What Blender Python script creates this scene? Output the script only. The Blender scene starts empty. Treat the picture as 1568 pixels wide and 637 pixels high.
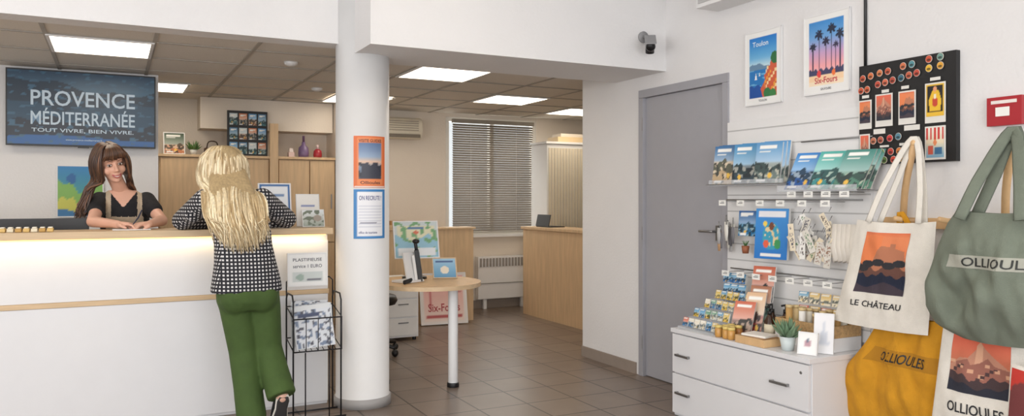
import bpy, bmesh, math, random
from mathutils import Vector, Matrix, noise
random.seed(7)
V=Vector
def lin(c):
    return tuple(((x/255)/12.92 if x/255<=.04045 else ((x/255+.055)/1.055)**2.4) for x in c)
# ------------------------------------------------------------------ materials
MC={}
def mat(name,col,rough=.6,metal=0.,var=.05,scale=9.,bump=0.,emit=0.,alpha=1.,stretch=None,attr=False,bscale=None):
    if name in MC: return MC[name]
    m=bpy.data.materials.new(name); m.use_nodes=True; nt=m.node_tree; N=nt.nodes; L=nt.links
    b=N['Principled BSDF']; b.inputs['Roughness'].default_value=rough; b.inputs['Metallic'].default_value=metal
    geo=N.new('ShaderNodeNewGeometry'); src=geo.outputs['Position']
    if stretch:
        mp=N.new('ShaderNodeMapping'); mp.inputs['Scale'].default_value=stretch; L.new(src,mp.inputs['Vector']); src=mp.outputs['Vector']
    nz=N.new('ShaderNodeTexNoise'); nz.inputs['Scale'].default_value=scale; nz.inputs['Detail'].default_value=4; L.new(src,nz.inputs['Vector'])
    mr=N.new('ShaderNodeMapRange'); mr.inputs['From Min'].default_value=.3; mr.inputs['From Max'].default_value=.7
    mr.inputs['To Min'].default_value=1-var; mr.inputs['To Max'].default_value=1+var; L.new(nz.outputs['Fac'],mr.inputs['Value'])
    mul=N.new('ShaderNodeVectorMath'); mul.operation='SCALE'
    if attr:
        a=N.new('ShaderNodeAttribute'); a.attribute_name='Col'; L.new(a.outputs['Color'],mul.inputs[0])
    else:
        mul.inputs[0].default_value=lin(col)
    L.new(mr.outputs['Result'],mul.inputs['Scale']); L.new(mul.outputs[0],b.inputs['Base Color'])
    if emit>0:
        L.new(mul.outputs[0],b.inputs['Emission Color']); b.inputs['Emission Strength'].default_value=emit
    if bump>0:
        bn=N.new('ShaderNodeBump'); bn.inputs['Strength'].default_value=bump; bn.inputs['Distance'].default_value=.01
        n2=N.new('ShaderNodeTexNoise'); n2.inputs['Scale'].default_value=bscale or scale*8; n2.inputs['Detail'].default_value=3
        L.new(src,n2.inputs['Vector']); L.new(n2.outputs['Fac'],bn.inputs['Height']); L.new(bn.outputs['Normal'],b.inputs['Normal'])
    if alpha<1: b.inputs['Alpha'].default_value=alpha
    MC[name]=m; return m
def C(r,g,b,rough=.55): return mat('paint_%d_%d_%d_%d'%(r,g,b,rough*100),(r,g,b),rough,var=.03)
WALL=mat('white_plaster',(230,229,229),.8,var=.015,scale=3,bump=.25,bscale=60)
WALLW=mat('cream_wall',(226,216,203),.8,var=.02,scale=3,bump=.2,bscale=60)
WHITE=mat('white_lacquer',(224,224,226),.35,var=.01)
WHITEP=mat('white_paint',(232,232,232),.5,var=.012)
OAK=mat('light_oak',(214,184,146),.5,var=.09,scale=6,stretch=(6,6,.6))
OAKH=mat('light_oak_h',(205,178,142),.45,var=.1,scale=6,stretch=(.6,7,7))
BEECH=mat('beech',(218,180,132),.5,var=.08,scale=8,stretch=(3,3,1))
GREY=mat('grey_door_paint',(163,163,169),.5,var=.02)
BLACK=mat('black_plastic',(22,22,24),.4,var=.1)
METAL=mat('brushed_metal',(150,150,150),.35,metal=.9)
DARKM=mat('dark_wire',(45,45,48),.45,metal=.5)
CEIL=mat('ceiling_tile',(222,216,207),.9,var=.05,scale=120)
TBAR=mat('ceiling_tbar',(172,166,158),.6)
PRINT=mat('printed_art',(255,255,255),.45,attr=True,var=.02)
CANVAS_PRINT=mat('printed_cloth',(255,255,255),.9,attr=True,var=.03,bump=.3,bscale=400)
SCREEN=mat('screen_art',(255,255,255),.3,attr=True,var=.01,emit=.3)
PANEL=mat('led_panel',(255,241,220),.5,var=.0,emit=6.2)
LEDS=mat('led_strip',(255,205,120),.5,var=0,emit=2.5)
ACR=mat('clear_acrylic',(235,240,245),.15,alpha=.28,var=0)
GLASS=mat('window_glass',(220,235,240),.05,alpha=.15,var=0)
# ------------------------------------------------------------------ mesh builder
class MB:
    def __init__(s): s.v=[];s.f=[];s.m=[];s.mats=[];s.sm=[];s.col={}
    def mi(s,m):
        if m not in s.mats: s.mats.append(m)
        return s.mats.index(m)
    def add(s,vs,fs,m,smooth=False,col=None):
        o=len(s.v); s.v+= [V(p) for p in vs]; k=s.mi(m)
        for f in fs: s.f.append([i+o for i in f]); s.m.append(k); s.sm.append(smooth)
        if col is not None:
            for i in range(len(vs)): s.col[o+i]=col[i] if isinstance(col,list) else col
    def box(s,a,b,m,M=None):
        x0,y0,z0=a;x1,y1,z1=b
        p=[V(q) for q in [(x0,y0,z0),(x1,y0,z0),(x1,y1,z0),(x0,y1,z0),(x0,y0,z1),(x1,y0,z1),(x1,y1,z1),(x0,y1,z1)]]
        if M: p=[M@q for q in p]
        s.add(p,[(0,3,2,1),(4,5,6,7),(0,1,5,4),(1,2,6,5),(2,3,7,6),(3,0,4,7)],m)
    def tube(s,pts,r,m,n=8,flat=1.,ref=None,col=None,smooth=True,cap=True):
        pts=[V(p) for p in pts]; K=len(pts)
        if not isinstance(r,(list,tuple)): r=[r]*K
        vs=[];up=None
        for i in range(K):
            t=(pts[min(i+1,K-1)]-pts[max(i-1,0)])
            t=t.normalized() if t.length>1e-9 else V((0,0,1))
            if up is None:
                q=V(ref) if ref else (V((0,0,1)) if abs(t.z)<.9 else V((1,0,0)))
                up=(q-t*q.dot(t)).normalized()
            else:
                q=V(ref) if ref else up
                w=(q-t*q.dot(t)); up=w.normalized() if w.length>1e-6 else up
            sd=t.cross(up)
            for j in range(n):
                a=2*math.pi*j/n
                vs.append(pts[i]+sd*(math.cos(a)*r[i])+up*(math.sin(a)*r[i]*flat))
        fs=[(i*n+j,i*n+(j+1)%n,(i+1)*n+(j+1)%n,(i+1)*n+j) for i in range(K-1) for j in range(n)]
        if cap: fs+= [tuple(range(n))[::-1],tuple((K-1)*n+j for j in range(n))]
        s.add(vs,fs,m,smooth,col)
    def cyl(s,a,b,r,m,r2=None,n=24,smooth=True): 
        s.tube([a,b],[r,r if r2 is None else r2],m,n,smooth=smooth)
    def lathe(s,c,prof,m,n=24):
        vs=[];c=V(c)
        for (r,h) in prof:
            for j in range(n):
                a=2*math.pi*j/n; vs.append(c+V((r*math.cos(a),r*math.sin(a),h)))
        K=len(prof)
        fs=[(i*n+j,i*n+(j+1)%n,(i+1)*n+(j+1)%n,(i+1)*n+j) for i in range(K-1) for j in range(n)]
        fs+=[tuple(range(n))[::-1],tuple((K-1)*n+j for j in range(n))]
        s.add(vs,fs,m,True)
    def loft(s,rings,m,n=24):
        vs=[]
        for c,ax,ay in rings:
            for j in range(n):
                a=2*math.pi*j/n; ca,sa=math.cos(a),math.sin(a)
                e=.85
                vs.append(V(c)+V(ax)*(abs(ca)**e*(1 if ca>0 else -1))+V(ay)*(abs(sa)**e*(1 if sa>0 else -1)))
        K=len(rings)
        fs=[(i*n+j,i*n+(j+1)%n,(i+1)*n+(j+1)%n,(i+1)*n+j) for i in range(K-1) for j in range(n)]
        fs+=[tuple(range(n))[::-1],tuple((K-1)*n+j for j in range(n))]
        s.add(vs,fs,m,True)
    def ell(s,c,r,m,M=None,nu=16,nv=10,col=None):
        vs=[];c=V(c)
        for i in range(nv+1):
            th=math.pi*i/nv
            for j in range(nu):
                ph=2*math.pi*j/nu
                p=c+V((r[0]*math.sin(th)*math.cos(ph),r[1]*math.sin(th)*math.sin(ph),r[2]*math.cos(th)))
                vs.append(M@p if M else p)
        fs=[(i*nu+j,(i+1)*nu+j,(i+1)*nu+(j+1)%nu,i*nu+(j+1)%nu) for i in range(nv) for j in range(nu)]
        s.add(vs,fs,m,True,col)
    def cap(s,a,b,r1,r2,m,M=None):
        a=V(a);b=V(b)
        if M: a=M@a;b=M@b
        s.tube([a,b],[r1,r2],m,14)
        s.ell(a,(r1,)*3,m,nu=14,nv=9); s.ell(b,(r2,)*3,m,nu=14,nv=9)
    def grid(s,surf,nu,nv,m,colfn=None,smooth=True):
        vs=[];cs=[]
        for j in range(nv+1):
            for i in range(nu+1):
                u=i/nu;v=j/nv; vs.append(surf(u,v))
                if colfn: cs.append(colfn(u,v))
        fs=[(j*(nu+1)+i,j*(nu+1)+i+1,(j+1)*(nu+1)+i+1,(j+1)*(nu+1)+i) for j in range(nv) for i in range(nu)]
        s.add(vs,fs,m,smooth,cs if colfn else None)
    def text(s,body,surf,u0,u1,v0,v1,m):
        vs,fs=textmesh(body)
        x0=min(p[0] for p in vs);x1=max(p[0] for p in vs);y0=min(p[1] for p in vs);y1=max(p[1] for p in vs)
        P=[surf(u0+(p[0]-x0)/(x1-x0)*(u1-u0),v0+(p[1]-y0)/(y1-y0)*(v1-v0)) for p in vs]
        s.add(P,fs,m)
    def mesh(s,name):
        me=bpy.data.meshes.new(name); me.from_pydata([tuple(p) for p in s.v],[],s.f)
        for m in s.mats: me.materials.append(m)
        me.polygons.foreach_set('material_index',s.m); me.polygons.foreach_set('use_smooth',s.sm)
        if s.col:
            ca=me.color_attributes.new('Col','FLOAT_COLOR','POINT')
            arr=[1.0]*(4*len(s.v))
            for i,c in s.col.items():
                q=lin(c); arr[4*i:4*i+3]=q
            ca.data.foreach_set('color',arr)
        me.update(); return me
    def done(s,name,bevel=0,parent=None,fixn=True):
        lo=V([min(p[i] for p in s.v) for i in range(3)]);hi=V([max(p[i] for p in s.v) for i in range(3)])
        c=(lo+hi)/2; c.z=lo.z
        s.v=[p-c for p in s.v]; me=s.mesh(name)
        if fixn:
            bm=bmesh.new(); bm.from_mesh(me); bmesh.ops.recalc_face_normals(bm,faces=bm.faces[:]); bm.to_mesh(me); bm.free()
        o=bpy.data.objects.new(name,me); bpy.context.collection.objects.link(o); o.location=c
        if bevel>0:
            b=o.modifiers.new('bevel','BEVEL'); b.width=bevel; b.segments=2; b.limit_method='ANGLE'; b.angle_limit=math.radians(50)
        if parent:
            o.parent=parent; o.matrix_parent_inverse=Matrix.Translation(-parent.location)
        return o
TC={}
def textmesh(body):
    if body in TC: return TC[body]
    cu=bpy.data.curves.new('txt','FONT'); cu.body=body; cu.resolution_u=3; cu.offset=.012
    o=bpy.data.objects.new('txt',cu); bpy.context.collection.objects.link(o); bpy.context.view_layer.update()
    me=bpy.data.meshes.new_from_object(o.evaluated_get(bpy.context.evaluated_depsgraph_get()))
    vs=[tuple(v.co) for v in me.vertices]; fs=[tuple(p.vertices) for p in me.polygons]
    bpy.data.objects.remove(o); bpy.data.meshes.remove(me); bpy.data.curves.remove(cu)
    TC[body]=(vs,fs); return TC[body]
def empty(name,loc):
    e=bpy.data.objects.new(name,None); e.location=loc; e.empty_display_size=.1; bpy.context.collection.objects.link(e); 
    bpy.context.view_layer.update(); return e
def simple(name,a,b,m,bevel=0):
    mb=MB(); mb.box(a,b,m); return mb.done(name,bevel)
def flat(O,U,W,N=None,eps=0.):
    O=V(O);U=V(U);W=V(W); N=V(N) if N is not None else U.cross(W).normalized()
    return lambda u,v: O+U*u+W*v+N*eps
def cr(pts,n):
    pts=[V(p) for p in pts]; P=[pts[0]*2-pts[1]]+pts+[pts[-1]*2-pts[-2]]; out=[]
    S=len(pts)-1
    for k in range(n):
        t=k/(n-1)*S; i=min(int(t),S-1); f=t-i; a,b,c,d=P[i:i+4]
        out.append(.5*((2*b)+(c-a)*f+(2*a-5*b+4*c-d)*f*f+(3*b-a-3*c+d)*f**3))
    return out
# ------------------------------------------------------------------ painting helpers
def mixc(a,b,t): return tuple(a[i]+(b[i]-a[i])*t for i in range(3))
def grad(stops):
    def fn(u,v):
        for (a,ca),(b,cb) in zip(stops,stops[1:]):
            if v<=b: return mixc(ca,cb,max(0,(v-a)/(b-a)))
        return stops[-1][1]
    return fn
def circ(cx,cy,r,asp=1.): return lambda u,v: ((u-cx)*asp)**2+(v-cy)**2<r*r
def rect(a,b,c,d): return lambda u,v: a<=u<=c and b<=v<=d
def under(f): return lambda u,v: v<f(u)
def poly(P):
    def t(u,v):
        k=False;j=len(P)-1
        for i in range(len(P)):
            if (P[i][1]>v)!=(P[j][1]>v) and u<(P[j][0]-P[i][0])*(v-P[i][1])/(P[j][1]-P[i][1])+P[i][0]: k=not k
            j=i
        return k
    return t
def paint(base,*layers):
    def fn(u,v):
        c=base(u,v) if callable(base) else base
        for t,col in layers:
            if t(u,v): c=col(u,v) if callable(col) else col
        return c
    return fn
def palm(cx,base,top,R,asp=.7):
    def t(u,v):
        if base<v<top and abs((u-cx)*asp)<.008: return True
        dx=(u-cx)*asp;dy=v-top; r=math.hypot(dx,dy); a=math.atan2(dy,dx)
        return r<R*(.5+.5*abs(math.cos(3.5*a)))*(1.1 if dy<0 else .8)
    return t
def mnt(b,a,f,p,a2=0,f2=0): return under(lambda u: b+a*math.sin(f*u+p)+a2*math.sin(f2*u+p*2))
CASTLE=paint(grad([(0,(225,130,80)),(.35,(235,150,95)),(.75,(240,170,120)),(1,(225,120,80))]),
  (mnt(.93,.03,6,0),(235,135,85)),(rect(.45,.72,1,.93),(232,140,95)),
  (poly([(.3,.55),(.38,.7),(.45,.78),(.62,.76),(.62,.82),(.75,.82),(.75,.74),(.95,.7),(1,.5),(1,.3),(.2,.3)]),(190,125,95)),
  (mnt(.42,.04,9,1,.02,23),(110,75,65)),
  (lambda u,v: any(((u-a)/.14)**2+((v-b)/.06)**2<1 for a,b in [(.2,.47),(.42,.5),(.66,.46),(.88,.5),(.1,.4)]),(50,50,55)),
  (mnt(.3,.03,11,2,.02,31),(35,42,62)),(mnt(.14,.05,8,3),(70,60,70)))
OLLI=paint(grad([(0,(90,80,85)),(.5,(200,120,90)),(1,(232,110,85))]),
  (poly([(0,.45),(.15,.6),(.3,.62),(.42,.8),(.5,.92),(.56,.84),(.7,.72),(1,.5),(1,.3),(0,.3)]),(196,140,116)),
  (poly([(.42,.5),(.42,.86),(.48,.94),(.54,.86),(.54,.5)]),(222,170,140)),
  (poly([(.1,.3),(.1,.52),(.3,.6),(.36,.5),(.5,.56),(.62,.66),(.75,.54),(1,.5),(1,.1),(0,.1)]),(158,104,90)),
  (lambda u,v:.1<v<.55 and (int(u*12)*5+int(v*14)*3)%7==0,(215,165,135)),(lambda u,v:.1<v<.5 and (int(u*15)*3+int(v*17)*5)%8==1,(84,62,62)),
  (mnt(.28,.05,10,0,.03,29),(74,58,60)),(mnt(.15,.04,7,1,.03,19),(46,48,60)))
PALMS=paint(grad([(0,(248,225,215)),(.3,(245,170,175)),(.5,(205,165,205)),(.75,(110,165,220)),(1,(60,140,210))]),
  (palm(.12,.2,.62,.07),(35,40,65)),(palm(.3,.2,.8,.09),(30,40,70)),(palm(.5,.22,.68,.08),(40,35,65)),(palm(.66,.2,.86,.09),(30,40,65)),(palm(.9,.2,.76,.09),(35,45,70)),(palm(.78,.2,.6,.06),(55,50,80)),
  (under(lambda u:.24+.02*math.sin(40*u)),(70,70,105)),(under(lambda u:.15),(250,215,175)),(circ(.3,.17,.06),(230,70,70)),(circ(.72,.17,.05),(240,120,60)),(under(lambda u:.06),(250,230,200)))
TOULON=paint(grad([(0,(30,90,170)),(.4,(60,140,205)),(.52,(200,225,235)),(.66,(110,180,225)),(1,(25,120,205))]),
  (mnt(.53,.035,6,0,.01,20),(105,140,170)),(under(lambda u:.46),(35,120,190)),(lambda u,v:v<.46 and noise.noise(V((u*4,v*30,1)))>.3,(110,180,220)),(mnt(.2,.02,25,0),(25,80,160)),
  (poly([(.5,0),(.42,.14),(.58,.28),(.55,.36),(.66,.42),(.66,.5),(.76,.5),(.78,.58),(.9,.58),(1,.62),(1,0)]),(212,96,62)),
  (lambda u,v:u>.6 and .06<v<.5 and (int(u*14)*7+int(v*20)*3)%5==0,(245,215,160)),
  (lambda u,v:u>.55 and .03<v<.42 and (int(u*16)*5+int(v*18)*7)%6==1,(235,160,60)),
  (circ(.93,.62,.1,.7),(40,110,60)),(circ(.66,.06,.09,.7),(50,120,70)),(circ(.86,.04,.08,.7),(60,130,70)),(poly([(.2,.3),(.25,.42),(.29,.3)]),(245,245,245)),(poly([(.36,.36),(.38,.42),(.41,.36)]),(245,245,245)))
def rnd_art(seed,top,mid):
    r=random.Random(seed); h=r.uniform(.35,.6); p=r.uniform(0,6); q=r.uniform(4,9)
    k=mixc(mid,(30,50,50),.6); s=seed*3.7
    return paint(grad([(0,mid),(h,mixc(mid,(255,255,255),.35)),(h+.05,mixc(top,(255,255,255),.5)),(1,top)]),
      (mnt(h,.08,q,p,.03,q*3),k),(under(lambda u:h*.55+.05*math.sin(9*u+p)),mid),
      (lambda u,v:v<h and noise.noise(V((u*6+s,v*8,s)))>.18,mixc(mid,(235,225,205),.6)),(lambda u,v:v<h and noise.noise(V((u*7+s,v*9,s+5)))>.22,mixc(k,(20,20,30),.4)),
      (rect(.12,.84,.8,.92),(245,245,240)),(rect(.12,.77,.55,.80),(240,240,235)),(circ(r.uniform(.2,.8),h*.4,.07),(235,190,80)),(rect(.1,.04,.45,.10),(240,240,240)))
# ================================================================== ROOM SHELL
fm=bpy.data.materials.new('floor_tiles'); fm.use_nodes=True; nt=fm.node_tree;N=nt.nodes;L=nt.links;b=N['Principled BSDF']
geo=N.new('ShaderNodeNewGeometry'); br=N.new('ShaderNodeTexBrick'); br.offset=0; br.squash=1
br.inputs['Scale'].default_value=1; br.inputs['Brick Width'].default_value=.335; br.inputs['Row Height'].default_value=.335; br.inputs['Mortar Size'].default_value=.006; br.inputs['Mortar Smooth'].default_value=.1
br.inputs['Color1'].default_value=(*lin((132,117,105)),1);br.inputs['Color2'].default_value=(*lin((117,103,93)),1);br.inputs['Mortar'].default_value=(*lin((68,61,55)),1)
L.new(geo.outputs['Position'],br.inputs['Vector'])
nz=N.new('ShaderNodeTexNoise');nz.inputs['Scale'].default_value=5;nz.inputs['Detail'].default_value=6;L.new(geo.outputs['Position'],nz.inputs['Vector'])
mr=N.new('ShaderNodeMapRange');mr.inputs['To Min'].default_value=.8;mr.inputs['To Max'].default_value=1.2;L.new(nz.outputs['Fac'],mr.inputs['Value'])
vm=N.new('ShaderNodeVectorMath');vm.operation='SCALE';L.new(br.outputs['Color'],vm.inputs[0]);L.new(mr.outputs[0],vm.inputs['Scale']);L.new(vm.outputs[0],b.inputs['Base Color'])
b.inputs['Roughness'].default_value=.33
bp=N.new('ShaderNodeBump');bp.inputs['Strength'].default_value=.4;bp.inputs['Distance'].default_value=.004;bp.invert=True;L.new(br.outputs['Fac'],bp.inputs['Height']);L.new(bp.outputs[0],b.inputs['Normal'])
simple('floor',(-3.2,-2.7,-.1),(6.4,8.7,0),fm)
RX=3.47; CZ=2.30
simple('wall_right',(RX,-2.6,0),(RX+.15,3.75,3.0),WALL)
simple('wall_right_far',(RX,4.68,0),(RX+.15,5.47,3.0),WALL)
simple('wall_right_lintel',(RX,3.75,2.095),(RX+.15,4.68,3.0),WALL)
simple('wall_side_room',(RX+.15,5.32,0),(6.3,5.47,3.0),WALL)
simple('wall_back',(-3.1,8.4,0),(3.45,8.55,CZ),WALLW)
mb=MB(); mb.box((3.45,8.4,0),(6.3,8.55,.88),WALLW); mb.box((3.45,8.4,2.26),(4.66,8.55,CZ),WALLW); mb.box((4.66,8.4,.88),(6.3,8.55,CZ),WALLW)
mb.done('wall_back_window')
simple('wall_back_right',(6.3,5.3,0),(6.4,8.6,CZ),WALLW)
simple('wall_left',(-3.2,-2.6,0),(-3.1,8.5,3.0),WALL)
simple('wall_partition',(-3.1,6.9,0),(.33,7.0,CZ),WALL)
simple('wall_alcove_right',(2.06,7.9,0),(2.16,8.4,CZ),WALLW)
mb=MB(); mb.box((-3.2,-2.7,0),(3.62,-2.6,.25),WALL); mb.box((-3.2,-2.7,2.6),(3.62,-2.6,3.0),WALL); mb.box((-3.2,-2.7,.25),(-2.7,-2.6,2.6),WALL); mb.box((3.0,-2.7,.25),(3.62,-2.6,2.6),WALL); mb.done('wall_front')
simple('ceiling',(-3.2,-2.7,3.0),(3.62,5.05,3.1),WHITEP)
simple('ceiling_lower',(-3.2,4.99,CZ),(6.4,8.6,CZ+.08),CEIL)
mb=MB(); mb.box((-3.1,4.82,2.27),(1.33,4.99,3.0),WALL); mb.done('header_beam_left')
mb=MB(); mb.box((1.33,4.38,2.20),(RX,4.99,3.0),WALL); mb.done('header_beam_right')
mb=MB()
for i in range(-5,12):
    x=-.36+.6*i
    if x<6.2 and x>-3.1: mb.box((x-.012,5.0,CZ-.006),(x+.012,8.4,CZ-.001),TBAR)
for j in range(0,6):
    y=5.44+.6*j; mb.box((-3.1,y-.012,CZ-.0065),(6.3,y+.012,CZ-.0015),TBAR)
mb.done('ceiling_grid')
for (x,y) in [(-.36,5.44),(2.04,5.44),(3.24,6.64),(0.0,7.24),(1.87,7.30),(4.44,7.24),(-1.56,5.44)]:
    mb=MB(); mb.box((x+.02,y+.02,CZ-.012),(x+.58,y+.58,CZ-.007),PANEL)
    for a in [((x,y),(x+.6,y+.02)),((x,y+.58),(x+.6,y+.6)),((x,y+.02),(x+.02,y+.58)),((x+.58,y+.02),(x+.6,y+.58))]:
        mb.box((*a[0],CZ-.015),(*a[1],CZ-.007),WHITEP)
    mb.done('ceiling_light_panel')
for (x,y) in [(1.16,5.79),(1.64,7.04)]:
    mb=MB(); mb.lathe((x,y,CZ-.03),[(.02,0),(.045,.012),(.05,.03)],WHITEP,16); mb.done('smoke_detector')
BB=mat('grey_tile_skirting',(150,138,128),.5)
simple('baseboard_right',(RX-.012,4.72,0),(RX,5.47,.085),BB)
simple('baseboard_right_front',(RX-.012,-2.6,0),(RX,2.6,.085),BB)
simple('baseboard_back',(2.2,8.385,0),(6.2,8.4,.1),BB)
# door
mb=MB(); mb.box((RX+.015,3.80,.008),(RX+.055,4.63,2.04),GREY)
mb.box((RX-.012,3.745,0),(RX+.06,3.799,2.041),GREY); mb.box((RX-.012,4.631,0),(RX+.06,4.685,2.041),GREY); mb.box((RX-.012,3.745,2.042),(RX+.06,4.685,2.10),GREY)
for z in (.25,1.05,1.85): mb.cyl((RX-.004,4.64,z-.05),(RX-.004,4.64,z+.05),.009,METAL,n=10)
mb.box((RX+.005,3.85,1.03),(RX+.014,3.88,1.13),METAL)
mb.tube([(RX+.01,3.865,1.09),(RX-.04,3.865,1.09),(RX-.045,3.88,1.09),(RX-.045,3.98,1.09)],.008,METAL,10)
mb.done('door_1',.002)
# pillar
mb=MB(); mb.lathe((1.42,4.85,0),[(.172,0),(.172,.06),(.168,.062),(.168,2.6)],WHITEP,64)
mb.lathe((1.42,4.85,0),[(.18,0),(.18,.055),(.17,.06)],mat('grey_plinth',(165,162,160),.5),64)
mb.done('round_pillar')
def pillar_poster(name,z0,z1,fn,lines):
    c=V((1.42,4.85,0)); a0=math.radians(-125);a1=math.radians(-53)
    def S(r): return lambda u,v: c+V((math.cos(a0+(a1-a0)*u)*r,math.sin(a0+(a1-a0)*u)*r,z0+(z1-z0)*v))
    mb=MB(); mb.grid(S(.1695),24,50,PRINT,fn)
    for (t,a,b_,c_,d,m) in lines: mb.text(t,S(.1702),a,c_,b_,d,m)
    mb.done(name,fixn=False)
pillar_poster('orange_event_poster',1.37,1.69,paint((222,112,58),(rect(.1,.05,.9,.97),(232,140,88)),(rect(.16,.17,.84,.86),grad([(.17,(70,80,95)),(.4,(130,145,165)),(.5,(225,190,165)),(.6,(150,170,195)),(.86,(95,120,160))])),(lambda u,v:.16<u<.84 and .17<v<.5 and noise.noise(V((u*7,v*9,2)))>-.05,(52,54,66)),(poly([(.2,.17),(.25,.45),(.4,.5),(.5,.42),(.6,.5),(.8,.3),(.8,.17)]),(60,62,75)),(rect(.02,.02,.98,.035),(235,235,230))),[('VISITE GUIDEE',.15,.88,.85,.94,C(70,45,55)),('Ollioules',.2,.07,.8,.13,C(60,40,50))])
pillar_poster('blue_notice_poster',1.055,1.36,paint((60,130,190),(rect(.09,.06,.91,.95),(235,236,240)),(rect(.2,.3,.7,.33),(120,120,140)),(lambda u,v:.15<u<.85 and .18<v<.72 and int(v*50)%3==0,(205,208,218))),[('ON RECRUTE !',.16,.78,.84,.87,C(60,70,130)),('office de tourisme',.15,.1,.7,.15,C(70,80,130))])
# window with blinds
mb=MB(); FR=C(225,222,215)
mb.box((3.45,8.42,.88),(4.66,8.5,.93),FR);mb.box((3.45,8.42,2.21),(4.66,8.5,2.26),FR);mb.box((3.45,8.42,.931),(3.5,8.5,2.209),FR);mb.box((4.61,8.42,.931),(4.66,8.5,2.209),FR);mb.box((4.03,8.42,.931),(4.08,8.5,2.209),FR)
mb.box((3.5,8.455,.931),(4.029,8.46,2.209),GLASS);mb.box((4.081,8.455,.931),(4.609,8.46,2.209),GLASS); mb.box((3.4,8.33,.85),(4.7,8.399,.879),WHITEP)
mb.done('window_1')
mb=MB(); BL=mat('blind_slat',(124,115,104),.55,var=.08,scale=3)
for i in range(46):
    z=.93+i*.0275; M=Matrix.Translation((4.055,8.37,z))@Matrix.Rotation(math.radians(48),4,'X')
    mb.box((-.53,-.0165,-.0008),(.53,.0165,.0008),BL,M)
mb.box((3.52,8.34,2.19),(4.59,8.39,2.235),C(150,144,134)); mb.box((3.52,8.355,.9),(4.59,8.385,.914),C(165,160,150))
for x in (3.75,4.35): mb.cyl((x,8.352,.915),(x,8.352,2.189),.0015,C(190,185,175),n=5)
mb.done('venetian_blind')
mb=MB()
mb.box((3.82,8.3,.12),(4.48,8.38,.62),WHITEP)
for i in range(15): mb.box((3.84+i*.042,8.288,.5),(3.865+i*.042,8.302,.6),C(150,145,140))
mb.box((3.82,8.29,.3),(4.48,8.299,.31),C(170,168,160)); mb.box((3.9,8.32,0),(3.94,8.36,.119),WHITEP); mb.box((4.4,8.32,0),(4.44,8.36,.119),WHITEP)
mb.done('radiator',.003)
mb=MB(); A=C(222,214,196)
mb.loft([((x,8.295,2.09),(0,.1,0),(0,0,.12)) for x in (2.35,2.36,3.08,3.09)],A,20)
mb.box((2.38,8.19,1.985),(3.06,8.22,2.02),C(120,112,100))
for i in range(5): mb.box((2.4,8.188,2.06+i*.025),(3.04,8.2,2.068+i*.025),C(160,150,135))
mb.done('air_conditioner')
mb=MB(); mb.box((3.29,2.95,2.506),(RX,3.85,2.8),WHITEP); mb.box((3.285,2.97,2.53),(3.29,3.83,2.56),C(190,190,190)); mb.done('wall_air_conditioner',.015)
# ================================================================== COUNTER
mb=MB()
mb.box((-1.7,4.951,.0),(1.22,5.22,1.079),WHITE)
mb.box((-1.7,4.935,.731),(1.22,4.95,1.04),WHITE); mb.box((-1.7,4.935,.02),(1.22,4.95,.701),WHITE)
mb.box((-1.7,4.93,.702),(1.225,4.95,.73),OAKH)
mb.box((-1.72,4.86,1.08),(1.235,5.25,1.12),OAKH)
mb.box((-1.7,4.905,1.072),(1.2,4.92,1.079),LEDS)
mb.done('reception_counter',.002)
mb=MB(); mb.box((-1.7,5.26,.72),(-.2,5.8,.75),OAKH); mb.box((-1.7,5.75,0),(-1.66,5.8,.719),WHITE);mb.box((-.24,5.26,0),(-.2,5.8,.719),WHITE); mb.box((-1.66,5.26,0),(-1.62,5.3,.719),WHITE); mb.done('staff_desk',.002)
mb=MB(); mb.box((-1.02,5.33,.86),(-.125,5.37,1.185),BLACK); mb.box((-1.0,5.371,.88),(-.14,5.373,1.17),C(60,80,100,.2)); mb.cyl((-.56,5.35,.766),(-.56,5.35,.87),.03,BLACK); mb.box((-.72,5.27,.751),(-.4,5.45,.765),BLACK)
mb.done('computer_monitor',.006)
mb=MB()
for i in range(7):
    x=-.54+i*.037; c=[(214,180,110),(225,215,190),(190,150,80)][i%3]
    mb.box((x,4.93,1.121),(x+.03,4.99,1.141),C(*c)); mb.box((x+.004,4.935,1.1415),(x+.026,4.985,1.148),C(245,240,225))
mb.done('soap_bars',.003)
def frame(name,O,U,W,fn,nu=24,nv=32,bw=.008,fm=None,thick=.012,texts=()):
    O=V(O);U=V(U);W=V(W);n=U.cross(W).normalized();u=U.normalized();w=W.normalized(); mb=MB(); fm=fm or WHITEP
    def bx(o,a,b_,t,m):
        p=[o,o+a,o+a+b_,o+b_]; q=[x-n*t for x in p]; mb.add(p+q,[(0,1,2,3),(7,6,5,4),(0,4,5,1),(1,5,6,2),(2,6,7,3),(3,7,4,0)],m)
    bx(O,U,W,thick,fm)
    if bw>0:
        f=n*.004; g=n*.0042
        bx(O+f,U,w*bw,.0038,fm); bx(O+W-w*bw+f,U,w*bw,.0038,fm); bx(O+g,u*bw,W,.0038,fm); bx(O+U-u*bw+g,u*bw,W,.0038,fm)
    O2=O+u*bw+w*bw;U2=U-u*2*bw;W2=W-w*2*bw
    mb.grid(flat(O2,U2,W2,n,.001),nu,nv,PRINT,fn)
    S=flat(O2,U2,W2,n,.002)
    for (t,a,b_,c_,d,m) in texts: mb.text(t,S,a,c_,b_,d,m)
    return mb.done(name,0,fixn=False)
BT=C(40,45,60)
frame('tabletop_sign_frame',(.83,5.13,1.122),(.205,0,0),(0,.05,.28),paint((60,110,170),(rect(.08,.06,.92,.94),(232,236,240)),(rect(.2,.7,.8,.75),(120,150,190)),(rect(.2,.3,.7,.5),(170,190,215))))
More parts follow.
